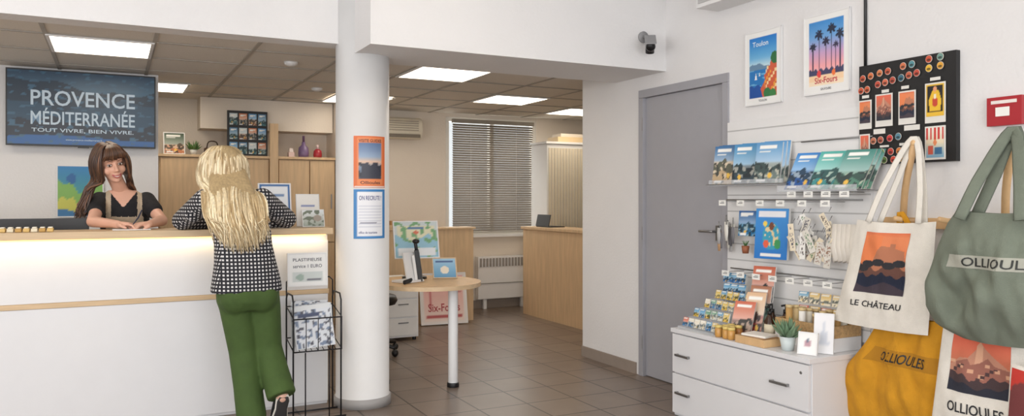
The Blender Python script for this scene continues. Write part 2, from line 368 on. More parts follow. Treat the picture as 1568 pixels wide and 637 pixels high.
frame('white_leaflet_stand',(1.06,5.1,1.122),(.15,0,0),(0,.04,.21),paint((238,236,232),(rect(.2,.6,.8,.66),(140,150,190)),(rect(.2,.45,.8,.48),(180,185,200)),(rect(.25,.1,.75,.3),(200,180,170))),bw=.004)
frame('photo_postcard',(1.075,5.0,1.122),(.14,0,0),(0,.03,.11),paint(grad([(0,(150,160,150)),(.5,(190,195,190)),(1,(225,230,235))]),(lambda u,v:noise.noise(V((u*5,v*5,7)))>.05,(110,120,105)),(circ(.7,.5,.2),(160,150,140))),bw=.004)
mb=MB(); mb.box((0.0,4.98,1.121),(.2,5.12,1.125),C(245,245,245)); mb.done('notepad')
frame('paper_sign_holder',(.93,4.74,.775),(.24,0,0),(0,.015,.2),paint((228,228,226),(rect(.03,.03,.97,.97),(236,236,234)),(rect(.1,.1,.9,.42),(205,212,210)),(circ(.3,.25,.1),(160,180,170)),(rect(.5,.15,.85,.2),(120,120,130))),texts=[('PLASTIFIEUSE',.12,.76,.88,.86,C(80,80,90)),('service 1 EURO',.12,.55,.88,.66,C(90,90,100))],bw=.006)
mb=MB(); r=.005
X0,X1,Y0,Y1=.935,1.215,4.60,4.80
for x in (X0,X1):
    mb.tube([(x,Y0,.005),(x,Y0,.70),(x,Y0+.03,.735),(x,Y1-.03,.735),(x,Y1,.70),(x,Y1,.005)],r,DARKM,8)
mb.tube([(X0-.03,Y0,.006),(X1+.03,Y0,.006)],r,DARKM);mb.tube([(X0-.03,Y1,.006),(X1+.03,Y1,.006)],r,DARKM)
for x in (X0+.07,X1-.07): mb.tube([(x,Y0,.006),(x,Y0,.40)],.004,DARKM)
for z in (.41,.6): mb.tube([(X0,Y0-.02,z),(X1,Y0-.02,z),(X1,Y1,z+.05),(X0,Y1,z+.05),(X0,Y0-.02,z)],.004,DARKM)
for i in range(9):
    x=X0+i*(X1-X0)/8; mb.tube([(x,Y0-.02,.41),(x,Y1,.46)],.0025,DARKM,6); 
for i in range(5):
    x=X0+i*(X1-X0)/4; mb.tube([(x,Y0-.02,.41),(x,Y0-.02,.6)],.0025,DARKM,6)
mb.tube([(X0,Y1,.7),(X0,Y1,.8),(X0+.02,Y1,.82),(X1-.02,Y1,.82),(X1,Y1,.8),(X1,Y1,.7)],r*.8,DARKM,8)
mb.done('wire_brochure_rack')
mb=MB()
for i in range(6):
    y=4.61+i*.028; z=.425+i*.007
    M=Matrix.Translation((1.075+random.uniform(-.01,.01),y,z))@Matrix.Rotation(math.radians(-14),4,'X')@Matrix.Rotation(math.radians(random.uniform(-6,6)),4,'Y')
    mb.box((-.115,0,0),(.115,.008,.24-.01*i+.02*random.random()),C(225,228,230),M)
    mb.grid(lambda u,v:M@V((-.11+.22*u,-.002,.005+.22*v)),24,28,PRINT,paint((222,226,232),(lambda u,v,s=i:noise.noise(V((u*8+s,v*8,s)))>.2,(120,135,160)),(lambda u,v,s=i:noise.noise(V((u*9,v*9+s,s+9)))>.3,(80,80,92)),(rect(.1,.8,.7,.9),(70,80,110))))
mb.done('magazine_stack',fixn=False)
# ================================================================== TV & left back
mb=MB(); mb.box((-.70,6.80,1.70),(.306,6.84,2.272),BLACK); mb.box((-.4,6.841,1.85),(0,6.899,2.1),BLACK)
mb.box((-.235,6.795,1.69),(-.16,6.82,1.699),BLACK)
tv=paint(grad([(0,(22,70,116)),(.2,(14,38,60)),(.45,(26,58,82)),(.75,(48,80,100)),(1,(30,52,72))]),
  (mnt(.8,.08,5,1,.03,17),(16,36,52)),(mnt(.55,.07,7,2,.03,21),(24,54,74)),(mnt(.3,.06,6,0,.03,27),(8,20,34)),(mnt(.1,.03,5,0),(24,74,126)),(lambda u,v:noise.noise(V((u*16,v*26,3)))>.3,(44,78,100)))
mb.grid(flat((-.69,6.797,1.712),(.986,0,0),(0,0,.55)),110,60,SCREEN,tv)
TXT=mat('screen_text',(160,174,184),.4,emit=.35,var=0); S=flat((-.69,6.794,1.712),(.986,0,0),(0,0,.55))
mb.text('PROVENCE',S,.15,.86,.53,.74,TXT); mb.text('MÉDITERRANÉE',S,.15,.86,.27,.50,TXT); mb.text('TOUT VIVRE, BIEN VIVRE.',S,.155,.85,.16,.22,TXT); mb.text('www.provence-mediterranee.fr',S,.38,.63,.05,.08,TXT)
mb.done('wall_television',fixn=False)
frame('map_poster',(-.38,6.88,1.16),(.32,0,0),(0,0,.40),paint(grad([(0,(120,170,90)),(.4,(70,150,150)),(1,(50,130,190))]),(mnt(.6,.1,7,1,.05,19),(130,180,90)),(mnt(.3,.08,8,0,.04,23),(200,200,90)),(circ(.3,.75,.1),(40,100,160)),(mnt(.12,.03,9,1),(60,120,170))))
mb=MB()
mb.box((.39,8.001,0),(2.05,8.38,1.699),OAK); mb.box((.37,7.96,1.70),(2.055,8.38,1.725),OAK)
for i,(a,b_) in enumerate([(.40,.80),(.81,1.38),(1.48,1.78),(1.79,2.04)]):
    mb.box((a,7.975,.05),(b_,8.0,.85),OAK); mb.box((a,7.975,.86),(b_,8.0,1.69),OAK); mb.box((b_-.04,7.96,1.2),(b_-.03,7.974,1.35),METAL)
mb.box((1.39,7.95,0),(1.47,7.999,2.05),OAK)
mb.done('oak_cupboards',.002)
mb=MB(); mb.box((.76,8.1,1.99),(2.05,8.4,2.295),WALLW); mb.done('trim_bulkhead')
frame('magazine_display',(.43,8.05,1.727),(.19,0,0),(0,.05,.21),rnd_art(3,(60,80,60),(190,120,80)))
def pot_plant(name,c,r,h,leafc,potc,n=22,leaf=.06):
    mb=MB(); c=V(c); mb.lathe(c,[(r*.7,0),(r,h),(r*.88,h),(r*.86,h*.85)],C(*potc),20)
    for i in range(n):
        a=i*2.4; t=random.uniform(.15,1.0); d=V((math.cos(a)*t,math.sin(a)*t,1.1-t*.6)).normalized()
        p=c+V((math.cos(a)*r*.4*t,math.sin(a)*r*.4*t,h*.85)); q=p+d*leaf*random.uniform(.7,1.1)
        k=mixc(leafc,(140,160,130),.12*(i%4)); mb.tube([p,p+(q-p)*.5,q+V((0,0,.004))],[leaf*.09,leaf*.13,.001],C(*[int(x) for x in k]),6,flat=.5)
    mb.done(name)
pot_plant('potted_plant',(.70,8.1,1.727),.035,.05,(80,120,60),(225,225,220),30,.1)
mb=MB(); mb.box((.80,8.08,1.727),(.95,8.2,1.80),C(90,65,45)); mb.tube(cr([(.82,8.14,1.79),(.84,8.14,1.86),(.91,8.14,1.86),(.93,8.14,1.79)],10),.006,C(70,50,35)); mb.done('leather_handbag',.02)
mb=MB(); mb.box((1.0,8.04,1.727),(1.38,8.06,2.17),BLACK)
for j in range(3):
    for i in range(4):
        x=1.02+i*.09; z=1.745+j*.142
        mb.grid(flat((x,8.037,z),(.075,0,0),(0,0,.115)),10,14,PRINT,rnd_art(j*7+i+1,[(90,150,200),(70,120,160),(190,205,210),(200,120,80)][(i+j)%4],[(60,110,120),(150,100,70),(90,90,90)][(i*j)%3]))
mb.done('postcard_display_board',fixn=False)
mb=MB(); mb.lathe((1.75,8.1,1.727),[(.05,0),(.055,.04),(.05,.1),(.02,.13),(.018,.16)],C(120,100,140,.3),20); mb.cyl((1.75,8.1,1.886),(1.75,8.1,1.95),.012,C(90,60,90),n=12)
mb.done('perfume_bottle')
mb=MB(); mb.lathe((1.89,8.08,1.727),[(.04,0),(.045,.03),(.04,.07),(.02,.09)],C(170,50,60,.3),20); mb.cyl((1.89,8.08,1.816),(1.89,8.08,1.86),.012,C(225,200,200),n=12); mb.done('red_bottle')
mb=MB(); mb.box((1.60,8.1,1.727),(1.66,8.16,1.78),C(230,205,200)); mb.box((1.61,8.11,1.781),(1.65,8.15,1.82),C(240,230,225)); mb.done('gift_box',.003)
# ================================================================== back right area
mb=MB(); mb.box((4.15,5.9,0),(4.17,7.8,.959),OAK); mb.box((4.171,7.78,0),(4.85,7.8,.959),OAK); mb.box((4.13,5.88,.96),(4.5,7.82,.99),OAK); mb.box((4.171,5.9,.72),(4.85,7.779,.75),OAK); mb.box((4.83,5.9,0),(4.85,7.779,.719),OAK)
mb.done('oak_reception_desk',.002)
mb=MB(); mb.box((4.22,7.33,.991),(4.42,7.62,1.0),BLACK); M=Matrix.Translation((4.22,0,1.0))@Matrix.Rotation(math.radians(12),4,'Y'); mb.box((-.008,7.33,0),(.0,7.62,.13),BLACK,M); mb.done('laptop',.002)
mb=MB(); mb.box((4.52,7.9,0),(5.5,8.28,1.949),WHITEP)
for i in range(24): mb.box((4.54+i*.04,7.89,.06),(4.57+i*.04,7.899,1.9),C(222,212,190))
mb.box((4.5,7.88,1.95),(5.52,8.28,1.975),WHITEP); mb.done('tambour_cabinet')
mb=MB(); mb.box((4.7,7.95,1.976),(5.2,8.2,2.04),C(215,190,150)); mb.box((4.75,7.97,2.041),(5.1,8.18,2.08),C(225,215,200)); mb.done('archive_boxes',.004)
mb=MB(); mb.box((2.45,7.62,0),(3.45,7.64,.979),OAK); mb.box((2.45,7.60,.98),(3.47,7.84,1.0),OAK); mb.box((3.43,7.641,0),(3.45,8.3,.979),OAK); mb.box((2.45,7.641,.72),(3.429,8.25,.75),OAK)
mb.done('oak_partition_desk',.002)
frame('floor_poster_frame',(2.80,7.47,.01),(.5,-.05,0),(.01,.1,.52),paint((232,225,220),(rect(.06,.06,.94,.94),grad([(0,(240,225,215)),(.5,(235,190,180)),(1,(225,160,160))])),(palm(.2,.3,.75,.1,.9),(200,110,110)),(palm(.8,.3,.7,.1,.9),(190,120,120)),(rect(.1,.12,.9,.16),(190,90,90))),texts=[('Six-Fours',.15,.24,.85,.40,C(176,70,74))])
mb=MB(); mb.box((2.22,6.8,0.03),(2.52,7.25,.56),WHITEP)
for i in range(3): mb.box((2.235,6.788,.05+i*.17),(2.505,6.799,.205+i*.17),C(232,230,226)); mb.box((2.32,6.78,.16+i*.17),(2.42,6.787,.17+i*.17),C(120,120,120))
for x in (2.25,2.49):
    for y in (6.83,7.2): mb.cyl((x,y,0),(x,y,.029),.018,BLACK,n=12)
mb.done('drawer_pedestal',.003)
mb=MB(); mb.box((2.5,7.66,1.001),(2.82,7.8,1.03),OAKH); mb.box((2.55,7.67,1.031),(2.7,7.78,1.075),C(190,150,100)); mb.box((2.45,7.65,1.001),(2.49,7.8,1.1),OAKH); mb.done('wooden_tray',.002)
mb=MB(); cx,cy=1.93,6.35
mb.loft([((cx,cy,z),(0.22-.02*abs(i-1),0,0),(0,.21,0)) for i,z in enumerate((.42,.45,.49))],BLACK,20)
mb.loft([((cx+.02,cy+.22,z),(.2*s_,0,0),(0,.03,0)) for z,s_ in ((.55,.8),(.62,1),(.9,1),(.99,.7))],BLACK,20)
mb.cyl((cx,cy,.1),(cx,cy,.42),.025,BLACK); mb.tube([(cx,cy+.15,.43),(cx+.02,cy+.26,.5),(cx+.02,cy+.25,.75)],.02,BLACK)
for i in range(5):
    a=i*1.2566+.3; p=(cx+.25*math.cos(a),cy+.25*math.sin(a),.07); mb.tube([(cx,cy,.12),p],[.025,.015],BLACK); mb.ell((p[0],p[1],.03),(.028,.028,.03),BLACK)
mb.done('office_chair')
# ================================================================== round table
mb=MB(); R=.375; c0=V((1.98,5.17,0))
prof=[(c0.x+R*math.cos(2*math.pi*j/64),c0.y+R*1.1*math.sin(2*math.pi*j/64)) for j in range(64)]
vs=[(x,y,.692) for x,y in prof]+[(x,y,.72) for x,y in prof]
mb.add(vs,[tuple(range(64))[::-1],tuple(range(64,128))],BEECH); mb.add(vs,[(j,(j+1)%64,64+(j+1)%64,64+j) for j in range(64)],OAKH,True)
for p in ((2.10,4.98),(1.70,5.28)):
    mb.cyl((*p,.03),(*p,.679),.034,WHITEP); mb.cyl((*p,0),(*p,.029),.042,BLACK); mb.cyl((*p,.68),(*p,.691),.045,WHITEP)
mb.done('bistro_table',.002)
frame('tourist_map_display',(1.80,5.34,.87),(.33,-.04,0),(0,.05,.27),paint((205,215,215),(rect(.05,.3,.95,.9),(225,222,190)),(mnt(.55,.08,9,1,.04,23),(150,195,215)),(lambda u,v:noise.noise(V((u*7,v*7,1)))>.2,(120,170,120)),(rect(.05,.06,.95,.25),(230,235,238)),(circ(.5,.7,.06),(220,120,90)),(rect(.3,.8,.7,.86),(90,130,170))))
mb=MB(); mb.cyl((1.96,5.37,.721),(1.96,5.37,.735),.09,BLACK); mb.cyl((1.96,5.39,.73),(1.96,5.39,.9),.012,METAL,n=12); mb.done('display_stand_pole')
mb=MB()
M=Matrix.Translation((1.86,5.12,.722))@Matrix.Rotation(math.radians(28),4,'Z')
mb.box((-.09,-.02,0),(.09,.12,.015),WHITEP,M)
M2=M@Matrix.Rotation(math.radians(-12),4,'X')
mb.box((-.055,0,.01),(.055,.012,.21),WHITEP,M2)
M3=M@Matrix.Translation((.10,0,.004))@Matrix.Rotation(math.radians(40),4,'Z')@Matrix.Rotation(math.radians(-8),4,'X')
mb.box((-.045,0,.0),(.045,.03,.22),BLACK,M3); mb.box((-.035,-.003,.06),(.035,-.001,.2),C(90,100,110,.15),M3); mb.box((-.07,.031,0.006),(.06,.05,.19),WHITEP,M3)
mb.cyl(M3@V((0,.015,.22)),M3@V((0,.015,.27)),.012,BLACK); mb.ell(M3@V((0,.01,.28)),(.026,.026,.018),BLACK)
pts=[]
for i in range(120):
    t=i/119; a=t*36*math.pi; pts.append(V((1.74+.1*t,4.97+.13*t,.74))+V((math.cos(a)*.008,0,math.sin(a)*.014)))
mb.tube(pts,.0025,BLACK,5)
mb.done('tablet_kiosk',.002)
frame('small_photo_frame',(2.07,5.28,.722),(.17,-.05,0),(0,.03,.15),paint(grad([(0,(90,150,190)),(1,(160,200,225))]),(circ(.5,.4,.2),(230,220,200)),(rect(.1,.8,.9,.9),(60,90,140))),fm=OAKH)
# ================================================================== CCTV
mb=MB(); A=C(150,150,152)
mb.cyl((3.27,4.379,2.42),(3.27,4.365,2.42),.04,A); mb.tube([(3.27,4.365,2.42),(3.26,4.31,2.41),(3.25,4.30,2.37)],.014,A,10)
M=Matrix.Translation((3.25,4.27,2.36))@Matrix.Rotation(math.radians(-35),4,'Z')@Matrix.Rotation(math.radians(28),4,'X')
P=lambda x,y,z:M@V((x,y,z))
mb.tube([P(0,.07,0),P(0,-.08,0)],.034,A,20); mb.tube([P(0,-.081,0),P(0,-.086,0)],.03,BLACK,20); mb.box((-.038,-.11,.026),(.038,.075,.034),A,M)
mb.tube([P(0,.02,-.035),P(0,.02,-.075)],.03,BLACK,16)
mb.done('security_camera')
def rw(y0,z0,y1,z1): return (V((RX-.015,y0,z0)),V((0,y1-y0,0)),V((0,0,z1-z0)))
O,U,Wv=rw(3.59,1.865,3.30,2.31)
frame('coastal_village_poster',O,U,Wv,paint((240,240,238),(rect(.1,.08,.9,.93),lambda u,v:TOULON((u-.1)/.8,(v-.08)/.85))),64,90,texts=[('Toulon',.2,.80,.66,.87,C(225,238,248)),('TOULON',.38,.025,.62,.055,BT)])
O,U,Wv=rw(3.136,1.875,2.83,2.315)
frame('palm_tree_poster',O,U,Wv,paint((240,240,238),(rect(.1,.1,.9,.93),lambda u,v:PALMS((u-.1)/.8,(v-.1)/.83))),64,90,texts=[('Six-Fours',.24,.12,.76,.2,C(195,45,75)),('SIX-FOURS',.38,.03,.62,.06,BT)])
mb=MB(); mb.tube([(RX-.008,2.74,3.0),(RX-.008,2.74,1.79)],.008,BLACK,8); mb.done('cable_conduit')
mb=MB(); mb.box((RX-.03,1.95,1.62),(RX,2.10,1.745),C(170,35,45,.35)); mb.box((RX-.034,2.0,1.66),(RX-.031,2.06,1.70),C(240,240,235)); mb.box((RX-.033,1.97,1.715),(RX-.0305,2.08,1.73),C(235,225,220)); mb.done('fire_alarm_call_point',.003)
# magnet board
mb=MB(); bx=RX-.03; mb.box((bx,2.24,1.475),(RX,2.76,1.985),BLACK)
Sx=lambda e:flat((bx-e,2.76,1.475),(0,-.52,0),(0,0,.51))
def sub(S,a,b_,c_,d): return lambda u,v:S(a+(c_-a)*u,b_+(d-b_)*v)
cards=[(.00,.36,.15,.65,CASTLE),(.19,.37,.38,.69,OLLI),(.44,.37,.62,.69,CASTLE),(.71,.36,.91,.73,None),(.01,.02,.13,.31,OLLI),(.71,.02,.91,.33,'r'),(.5,.31,.66,.36,'w'),(.17,.30,.3,.35,'w'),(.04,.67,.12,.70,'w'),(.26,.70,.34,.73,'w'),(.47,.71,.55,.74,'w'),(.76,.75,.86,.78,'w'),(.24,.165,.34,.185,'w'),(.45,.17,.52,.195,'w')]
for k,(a,b_,c_,d,art) in enumerate(cards):
    mb.grid(sub(Sx(.004),a,b_,c_,d),1,1,C(228,226,220))
    if art=='w': continue
    if art is None: fn=paint((235,190,60),(rect(.06,.14,.94,.95),(30,28,30)),(poly([(.2,.15),(.14,.5),(.35,.8),(.7,.8),(.86,.5),(.8,.15)]),(235,190,50)),(circ(.5,.85,.09),(230,160,120)),(circ(.5,.45,.16),(200,70,50)),(circ(.5,.62,.08),(240,230,210)))
    elif art=='r': fn=paint(grad([(0,(120,170,200)),(.5,(235,220,190)),(1,(240,235,225))]),(lambda u,v:v>.6 and int(u*9)%2==0,(205,55,50)),(rect(.1,.1,.4,.4),(205,90,70)),(rect(.5,.1,.9,.35),(60,110,150)),(circ(.5,.5,.1),(230,140,90)))
    else: fn=art
    mb.grid(sub(Sx(.006),a+.015,b_+(.06 if k<4 else .02),c_-.015,d-.015),24,34,PRINT,fn)
def disc(S,cu_,cv,ru,rv,m):
    n=14; mb.add([S(cu_+ru*math.cos(2*math.pi*i/n),cv+rv*math.sin(2*math.pi*i/n)) for i in range(n)],[tuple(range(n))],m)
dl=[(.03,.75,(205,90,60)),(.10,.755,(210,100,60)),(.22,.79,(200,80,60)),(.30,.80,(215,110,80)),(.38,.81,(190,80,60)),(.47,.82,(60,110,130)),(.55,.835,(205,100,70)),(.63,.845,(200,80,60)),(.75,.87,(235,190,60)),(.86,.88,(230,170,60)),(.49,.93,(215,120,80)),(.58,.935,(90,150,160)),(.24,.90,(220,130,80)),(.33,.905,(200,90,60)),(.05,.87,(200,90,60)),(.14,.885,(220,120,70)),(.75,.955,(210,90,60)),(.86,.96,(120,160,150)),
  (.17,.235,(200,120,90)),(.25,.24,(190,100,80)),(.35,.25,(210,60,60)),(.44,.26,(90,140,160)),(.17,.12,(215,140,90)),(.26,.12,(120,150,90)),(.36,.12,(200,70,60)),(.45,.12,(220,130,60)),(.58,.21,(90,180,190)),(.55,.10,(200,60,60)),(.63,.11,(230,180,60)),(.18,.04,(210,100,70)),(.29,.04,(90,120,60)),(.39,.04,(210,70,50)),(.49,.04,(220,170,70))]
for (cu_,cv,c) in dl:
    disc(Sx(.005),cu_,cv,.034,.036,C(225,215,205)); disc(Sx(.007),cu_,cv,.030,.032,C(*c)); disc(Sx(.008),cu_,cv-.008,.019,.012,C(*[int(x*.5) for x in c]))
mb.done('magnet_display_board',fixn=False)
# ================================================================== slatwall
mb=MB(); sx=RX-.02
mb.box((sx,2.70,.56),(RX-.001,3.74,1.78),WHITEP); SL=C(190,190,190)
for i in range(12): mb.box((sx-.001,2.70,.62+i*.1),(sx+.002,3.74,.628+i*.1),SL)
for (z,y0,y1) in [(1.385,3.14,3.74),(1.345,2.66,3.18)]:
    mb.box((RX-.17,y0,z-.004),(sx,y1,z),ACR); mb.box((RX-.175,y0,z-.004),(RX-.171,y1,z+.03),ACR)
mb.box((RX-.18,3.12,1.385),(RX-.176,3.76,1.39),METAL)
for (z,y0,y1,n) in [(1.275,2.78,3.7,6),(.85,2.78,3.66,7),(1.325,2.68,3.14,4),(1.6,2.72,3.1,0)]:
    mb.cyl((RX-.03,y0-.04,z+.02),(RX-.03,y1+.04,z+.02),.004,METAL,n=8)
    for i in range(n):
        y=y0+(y1-y0)*(i+.5)/n
        mb.box((RX-.17,y-.03,z-.015),(RX-.168,y+.03,z+.018),C(244,244,240)); mb.box((RX-.1715,y-.018,z-.002),(RX-.1705,y+.018,z+.002),C(120,120,120)); mb.box((RX-.1715,y-.018,z+.006),(RX-.1705,y+.008,z+.009),C(120,120,120))
        mb.cyl((RX-.168,y,z+.01),(sx,y,z+.01),.0018,METAL,n=6)
mb.done('slatwall_display')
def leaf(mb,O,U,Wv,fn,th=.012,nu=14,nv=20,side=(235,235,232)):
    O=V(O);U=V(U);Wv=V(Wv);n=U.cross(Wv).normalized(); p=[O,O+U,O+U+Wv,O+Wv]; q=[x-n*th for x in p]
    mb.add(p+q,[(0,1,2,3),(7,6,5,4),(0,4,5,1),(1,5,6,2),(2,6,7,3),(3,7,4,0)],C(*side)); mb.grid(flat(O,U,Wv,n,.0012),nu,nv,PRINT,fn)
mb=MB()
for i,(y,z) in enumerate([(3.72,1.39),(3.55,1.39),(3.37,1.39)]):
    w=.135+.02*(i==2)
    for k in (2,1,0): leaf(mb,(RX-.165+.018*k,y-.012*k,z+.004*k),(.045,-w,0),(.03,0,.235),rnd_art(20+i*5+k,[(60,110,160),(70,140,190),(90,150,200)][i],[(190,165,130),(50,70,80),(110,125,120)][i]),.012,26,36)
mb.done('guidebooks_row',fixn=False)
mb=MB()
for i,(y,w) in enumerate([(3.14,.135),(2.98,.14),(2.82,.14)]):
    for k in (2,1,0): leaf(mb,(RX-.165+.016*k,y-.014*k,1.352),(.05,-w,0),(.055,-.05,.20),rnd_art(35+i*5+k,[(50,130,205),(70,170,160),(60,130,120)][i],[(20,80,150),(60,140,140),(80,130,110)][i]),.012,26,36)
mb.done('hiking_guides_row',fixn=False)
mb=MB()
leaf(mb,(RX-.13,3.53,1.08),(.02,-.12,0),(.01,0,.15),rnd_art(61,(40,90,150),(40,120,170)),.01)
leaf(mb,(RX-.13,3.40,.955),(.04,-.21,0),(.02,0,.29),paint(grad([(0,(40,120,200)),(1,(70,150,220))]),(circ(.5,.45,.27),(60,160,190)),(lambda u,v:(u-.5)**2+(v-.48)**2<.05 and noise.noise(V((u*9,v*9,4)))>0,(225,205,160)),(circ(.35,.3,.08),(230,100,70)),(circ(.7,.3,.1),(60,150,90)),(rect(.1,.84,.9,.94),(240,240,245)),(circ(.5,.65,.08),(120,70,50)),(circ(.3,.7,.06),(240,210,90)),(rect(.2,.06,.8,.11),(240,240,240))),.02,40,50)
mb.done('childrens_puzzle',fixn=False)
mb=MB()
rr=random.Random(4)
STR=[(235,233,228),(225,222,215),(228,215,190),(215,210,200)]
for i in range(26):
    y=rr.uniform(2.86,3.13); z=rr.uniform(1.06,1.24); x=RX-rr.uniform(.10,.16); l=rr.uniform(.09,.16); w=rr.uniform(.025,.035); a=rr.uniform(-.7,.7)
    U=V((.01,-w*math.cos(a),-w*math.sin(a))); Wd_=V((0,-l*math.sin(a),l*math.cos(a)))
    k=rr.randint(0,99); bc=rr.choice(STR); pc=rr.choice([(90,78,76),(140,95,70),(90,130,90),(80,80,95)])
    leaf(mb,V((x,y,z-l)),U,Wd_,paint(bc,(lambda u,v,k=k:.2<u<.8 and .1<v<.9 and noise.noise(V((u*4+k,v*14,k)))>.08,pc)),.003,8,22)
    mb.tube([(x+.003,y-.015,z+.005),(x+.02,y-.015,z+.03)],.002,METAL,5)
for i in range(16):
    y=rr.uniform(3.56,3.73); z=rr.uniform(1.06,1.17); x=RX-rr.uniform(.05,.14)
    mb.tube([(x,y,z+.04),(x,y,z)],.003,METAL,6); mb.tube([(x,y,z),(x,y,z-.05),(x,y,z-.10)],[.013,.016,.010],C(*rr.choice([(230,228,220),(200,160,120),(120,120,125),(190,190,190)])),8,flat=.3,ref=(1,0,0))
for i in range(5):
    y=2.72+i*.028; mb.tube([(RX-.12,y,1.17),(RX-.13,y,1.05),(RX-.15,y-.03,.98)],[.02,.022,.018],C(228,222,212),10,flat=.5,ref=(1,0,0))
mb.lathe((RX-.10,3.50,.975),[(.018,0),(.024,.045),(.02,.045)],C(150,90,60),14)
for i in range(9):
    a=i*.7; mb.tube([(RX-.10,3.50,1.015),(RX-.10+.02*math.cos(a),3.50+.02*math.sin(a),1.05)],[.004,.001],C(80,120,70),5)
mb.done('keyring_and_ribbon_souvenirs',fixn=False)
mb=MB()
for i in range(9):
    leaf(mb,(RX-.13,3.66-i%3*.062,.66+.066*(i//3)),(.012,-.05,0),(.01,0,.058),rnd_art(70+i,(60,140,190),(50,110,170)),.02,8,8)
for i in range(8):
    leaf(mb,(RX-.12,3.08-i%4*.075,.66+.075*(i//4)),(.012,-.055,0),(.01,0,.06),rnd_art(170+i,rr.choice([(220,180,90),(70,140,180),(200,90,60)]),(235,225,200)),.02,8,8)
mb.done('boxed_magnets',fixn=False)
mb=MB(); leaf(mb,(RX-.16,3.40,.71),(.04,-.13,0),(.03,0,.2),rnd_art(80,(190,90,60),(90,60,60)),.012,20,26); leaf(mb,(RX-.2,3.38,.60),(.04,-.12,0),(.03,0,.2),rnd_art(81,(170,110,80),(120,160,150)),.01,20,26)
mb.done('cookbook_display',fixn=False)
# ================================================================== chest of drawers
mb=MB(); cx0=3.0; y0,y1=2.69,3.73
mb.box((cx0+.021,y0,.0),(RX-.02,y1,.499),WHITE); mb.box((cx0-.005,y0-.005,.50),(RX-.015,y1+.005,.525),WHITE)
for (a,b_) in ((.265,.492),(.02,.255)):
    mb.box((cx0,y0+.006,a),(cx0+.02,y1-.006,b_),WHITE)
    for yy in (3.62,2.87):
        z=a+.10 if a>.2 else a+.12
        mb.box((cx0-.022,yy-.06,z),(cx0-.014,yy+.06,z+.014),METAL); mb.box((cx0-.0139,yy-.055,z),(cx0,yy-.045,z+.014),METAL); mb.box((cx0-.0139,yy+.045,z),(cx0,yy+.055,z+.014),METAL)
mb.cyl((cx0-.003,2.74,.45),(cx0,2.74,.45),.008,METAL,n=12)
mb.done('chest_of_drawers',.0025)
T=.526
mb=MB(); rr=random.Random(5)
for t in range(4):
    xx=3.03+t*.085; zz=T+t*.05
    mb.box((xx,3.40,T),(xx+.08,3.71,zz+.012),ACR)
    for i in range(6):
        c=rr.choice([(60,140,190),(220,180,60),(70,150,200),(60,130,90),(210,90,60),(235,225,200)])
        leaf(mb,(xx+.03,3.705-i*.051,zz+.013),(0,-.044,0),(.015,0,.05),rnd_art(100+t*7+i,c,rr.choice([(230,190,70),(50,120,180),(220,220,210)])),.008,8,8)
mb.done('magnet_tier_display',fixn=False)
mb=MB(); leaf(mb,(3.14,3.39,T),(.05,-.11,0),(.05,0,.19),rnd_art(131,(200,100,70),(100,60,50)),.012,20,26); leaf(mb,(3.20,3.36,T),(.05,-.10,0),(.05,0,.24),rnd_art(132,(220,180,140),(150,60,50)),.012,20,26); mb.done('recipe_books',fixn=False)
mb=MB()
for i in range(7):
    p=(3.035+.045*(i%3),3.36-.05*(i//3)-.01*(i%2),T); mb.lathe(p,[(.02,0),(.022,.01),(.022,.045),(.018,.05)],C(*[(200,150,80),(120,150,170),(180,120,60)][i%3],.25),14); mb.lathe((p[0],p[1],T+.0505),[(.021,0),(.021,.014)],C(225,200,120),14)
mb.done('honey_jars')
mb=MB(); mb.box((3.005,2.99,T),(3.15,3.2,T+.006),BEECH)
for a,b_ in [((3.005,2.99),(3.15,2.996)),((3.005,3.194),(3.15,3.2)),((3.005,2.997),(3.011,3.193)),((3.144,2.997),(3.15,3.193))]: mb.box((*a,T+.0061),(*b_,T+.04),BEECH)
for i in range(4):
    M=Matrix.Translation((3.078,3.095,T+.007+i*.012))@Matrix.Rotation(math.radians(rr.uniform(-10,10)),4,'Z'); mb.box((-.055,-.075,0),(.055,.075,.011),C(*[(225,205,175),(235,230,220),(190,150,110),(240,236,228)][i]),M)
mb.done('book_tray',.001)
mb=MB(); mb.box((3.22,2.74,T),(3.43,3.12,T+.069),WHITEP); WK=mat('wicker',(196,160,112),.8,var=.2,scale=60,bump=.8,bscale=120)
z=T+.07
for a,b_ in [((3.22,2.74),(3.43,2.75)),((3.22,3.11),(3.43,3.12)),((3.22,2.751),(3.23,3.109)),((3.42,2.751),(3.43,3.109))]: mb.box((*a,z),(*b_,z+.06),WK)
for i in range(16):
    x=3.25+.05*(i%4); y=2.78+.09*(i//4); h=rr.uniform(.08,.12); c=rr.choice([(225,200,150),(235,230,215),(190,150,90),(240,238,232),(150,120,80)])
    mb.cyl((x,y,z),(x,y,z+h),.018,C(*c),n=12); mb.cyl((x,y,z+h+.0005),(x,y,z+h+.015),.019,C(215,190,140),n=12)
mb.done('toiletry_basket')
for (x,y) in [(3.35,3.17),(3.31,3.23),(3.23,3.17)]:
    mb=MB(); G=C(60,35,20,.15); mb.lathe((x,y,T),[(.028,0),(.03,.01),(.03,.1),(.014,.125),(.013,.135)],G,18); mb.cyl((x,y,T+.1355),(x,y,T+.155),.013,BLACK,n=12); mb.cyl((x,y,T+.155),(x,y,T+.18),.004,BLACK,n=8); mb.tube([(x,y,T+.18),(x-.03,y,T+.178)],.006,BLACK,8)
    mb.lathe((x,y,T),[(.0305,.03),(.0305,.085)],C(225,215,190),18); mb.done('amber_soap_bottle')
pot_plant('succulent_in_glass',(3.08,2.90,T),.042,.07,(100,130,100),(205,215,215),34,.11)
frame('postcard_frame',(3.05,2.81,T),(.035,-.09,0),(.02,.008,.11),paint((240,240,238),(circ(.5,.5,.2),(190,150,160)),(circ(.5,.7,.1),(90,110,130))),8,10,bw=.006)
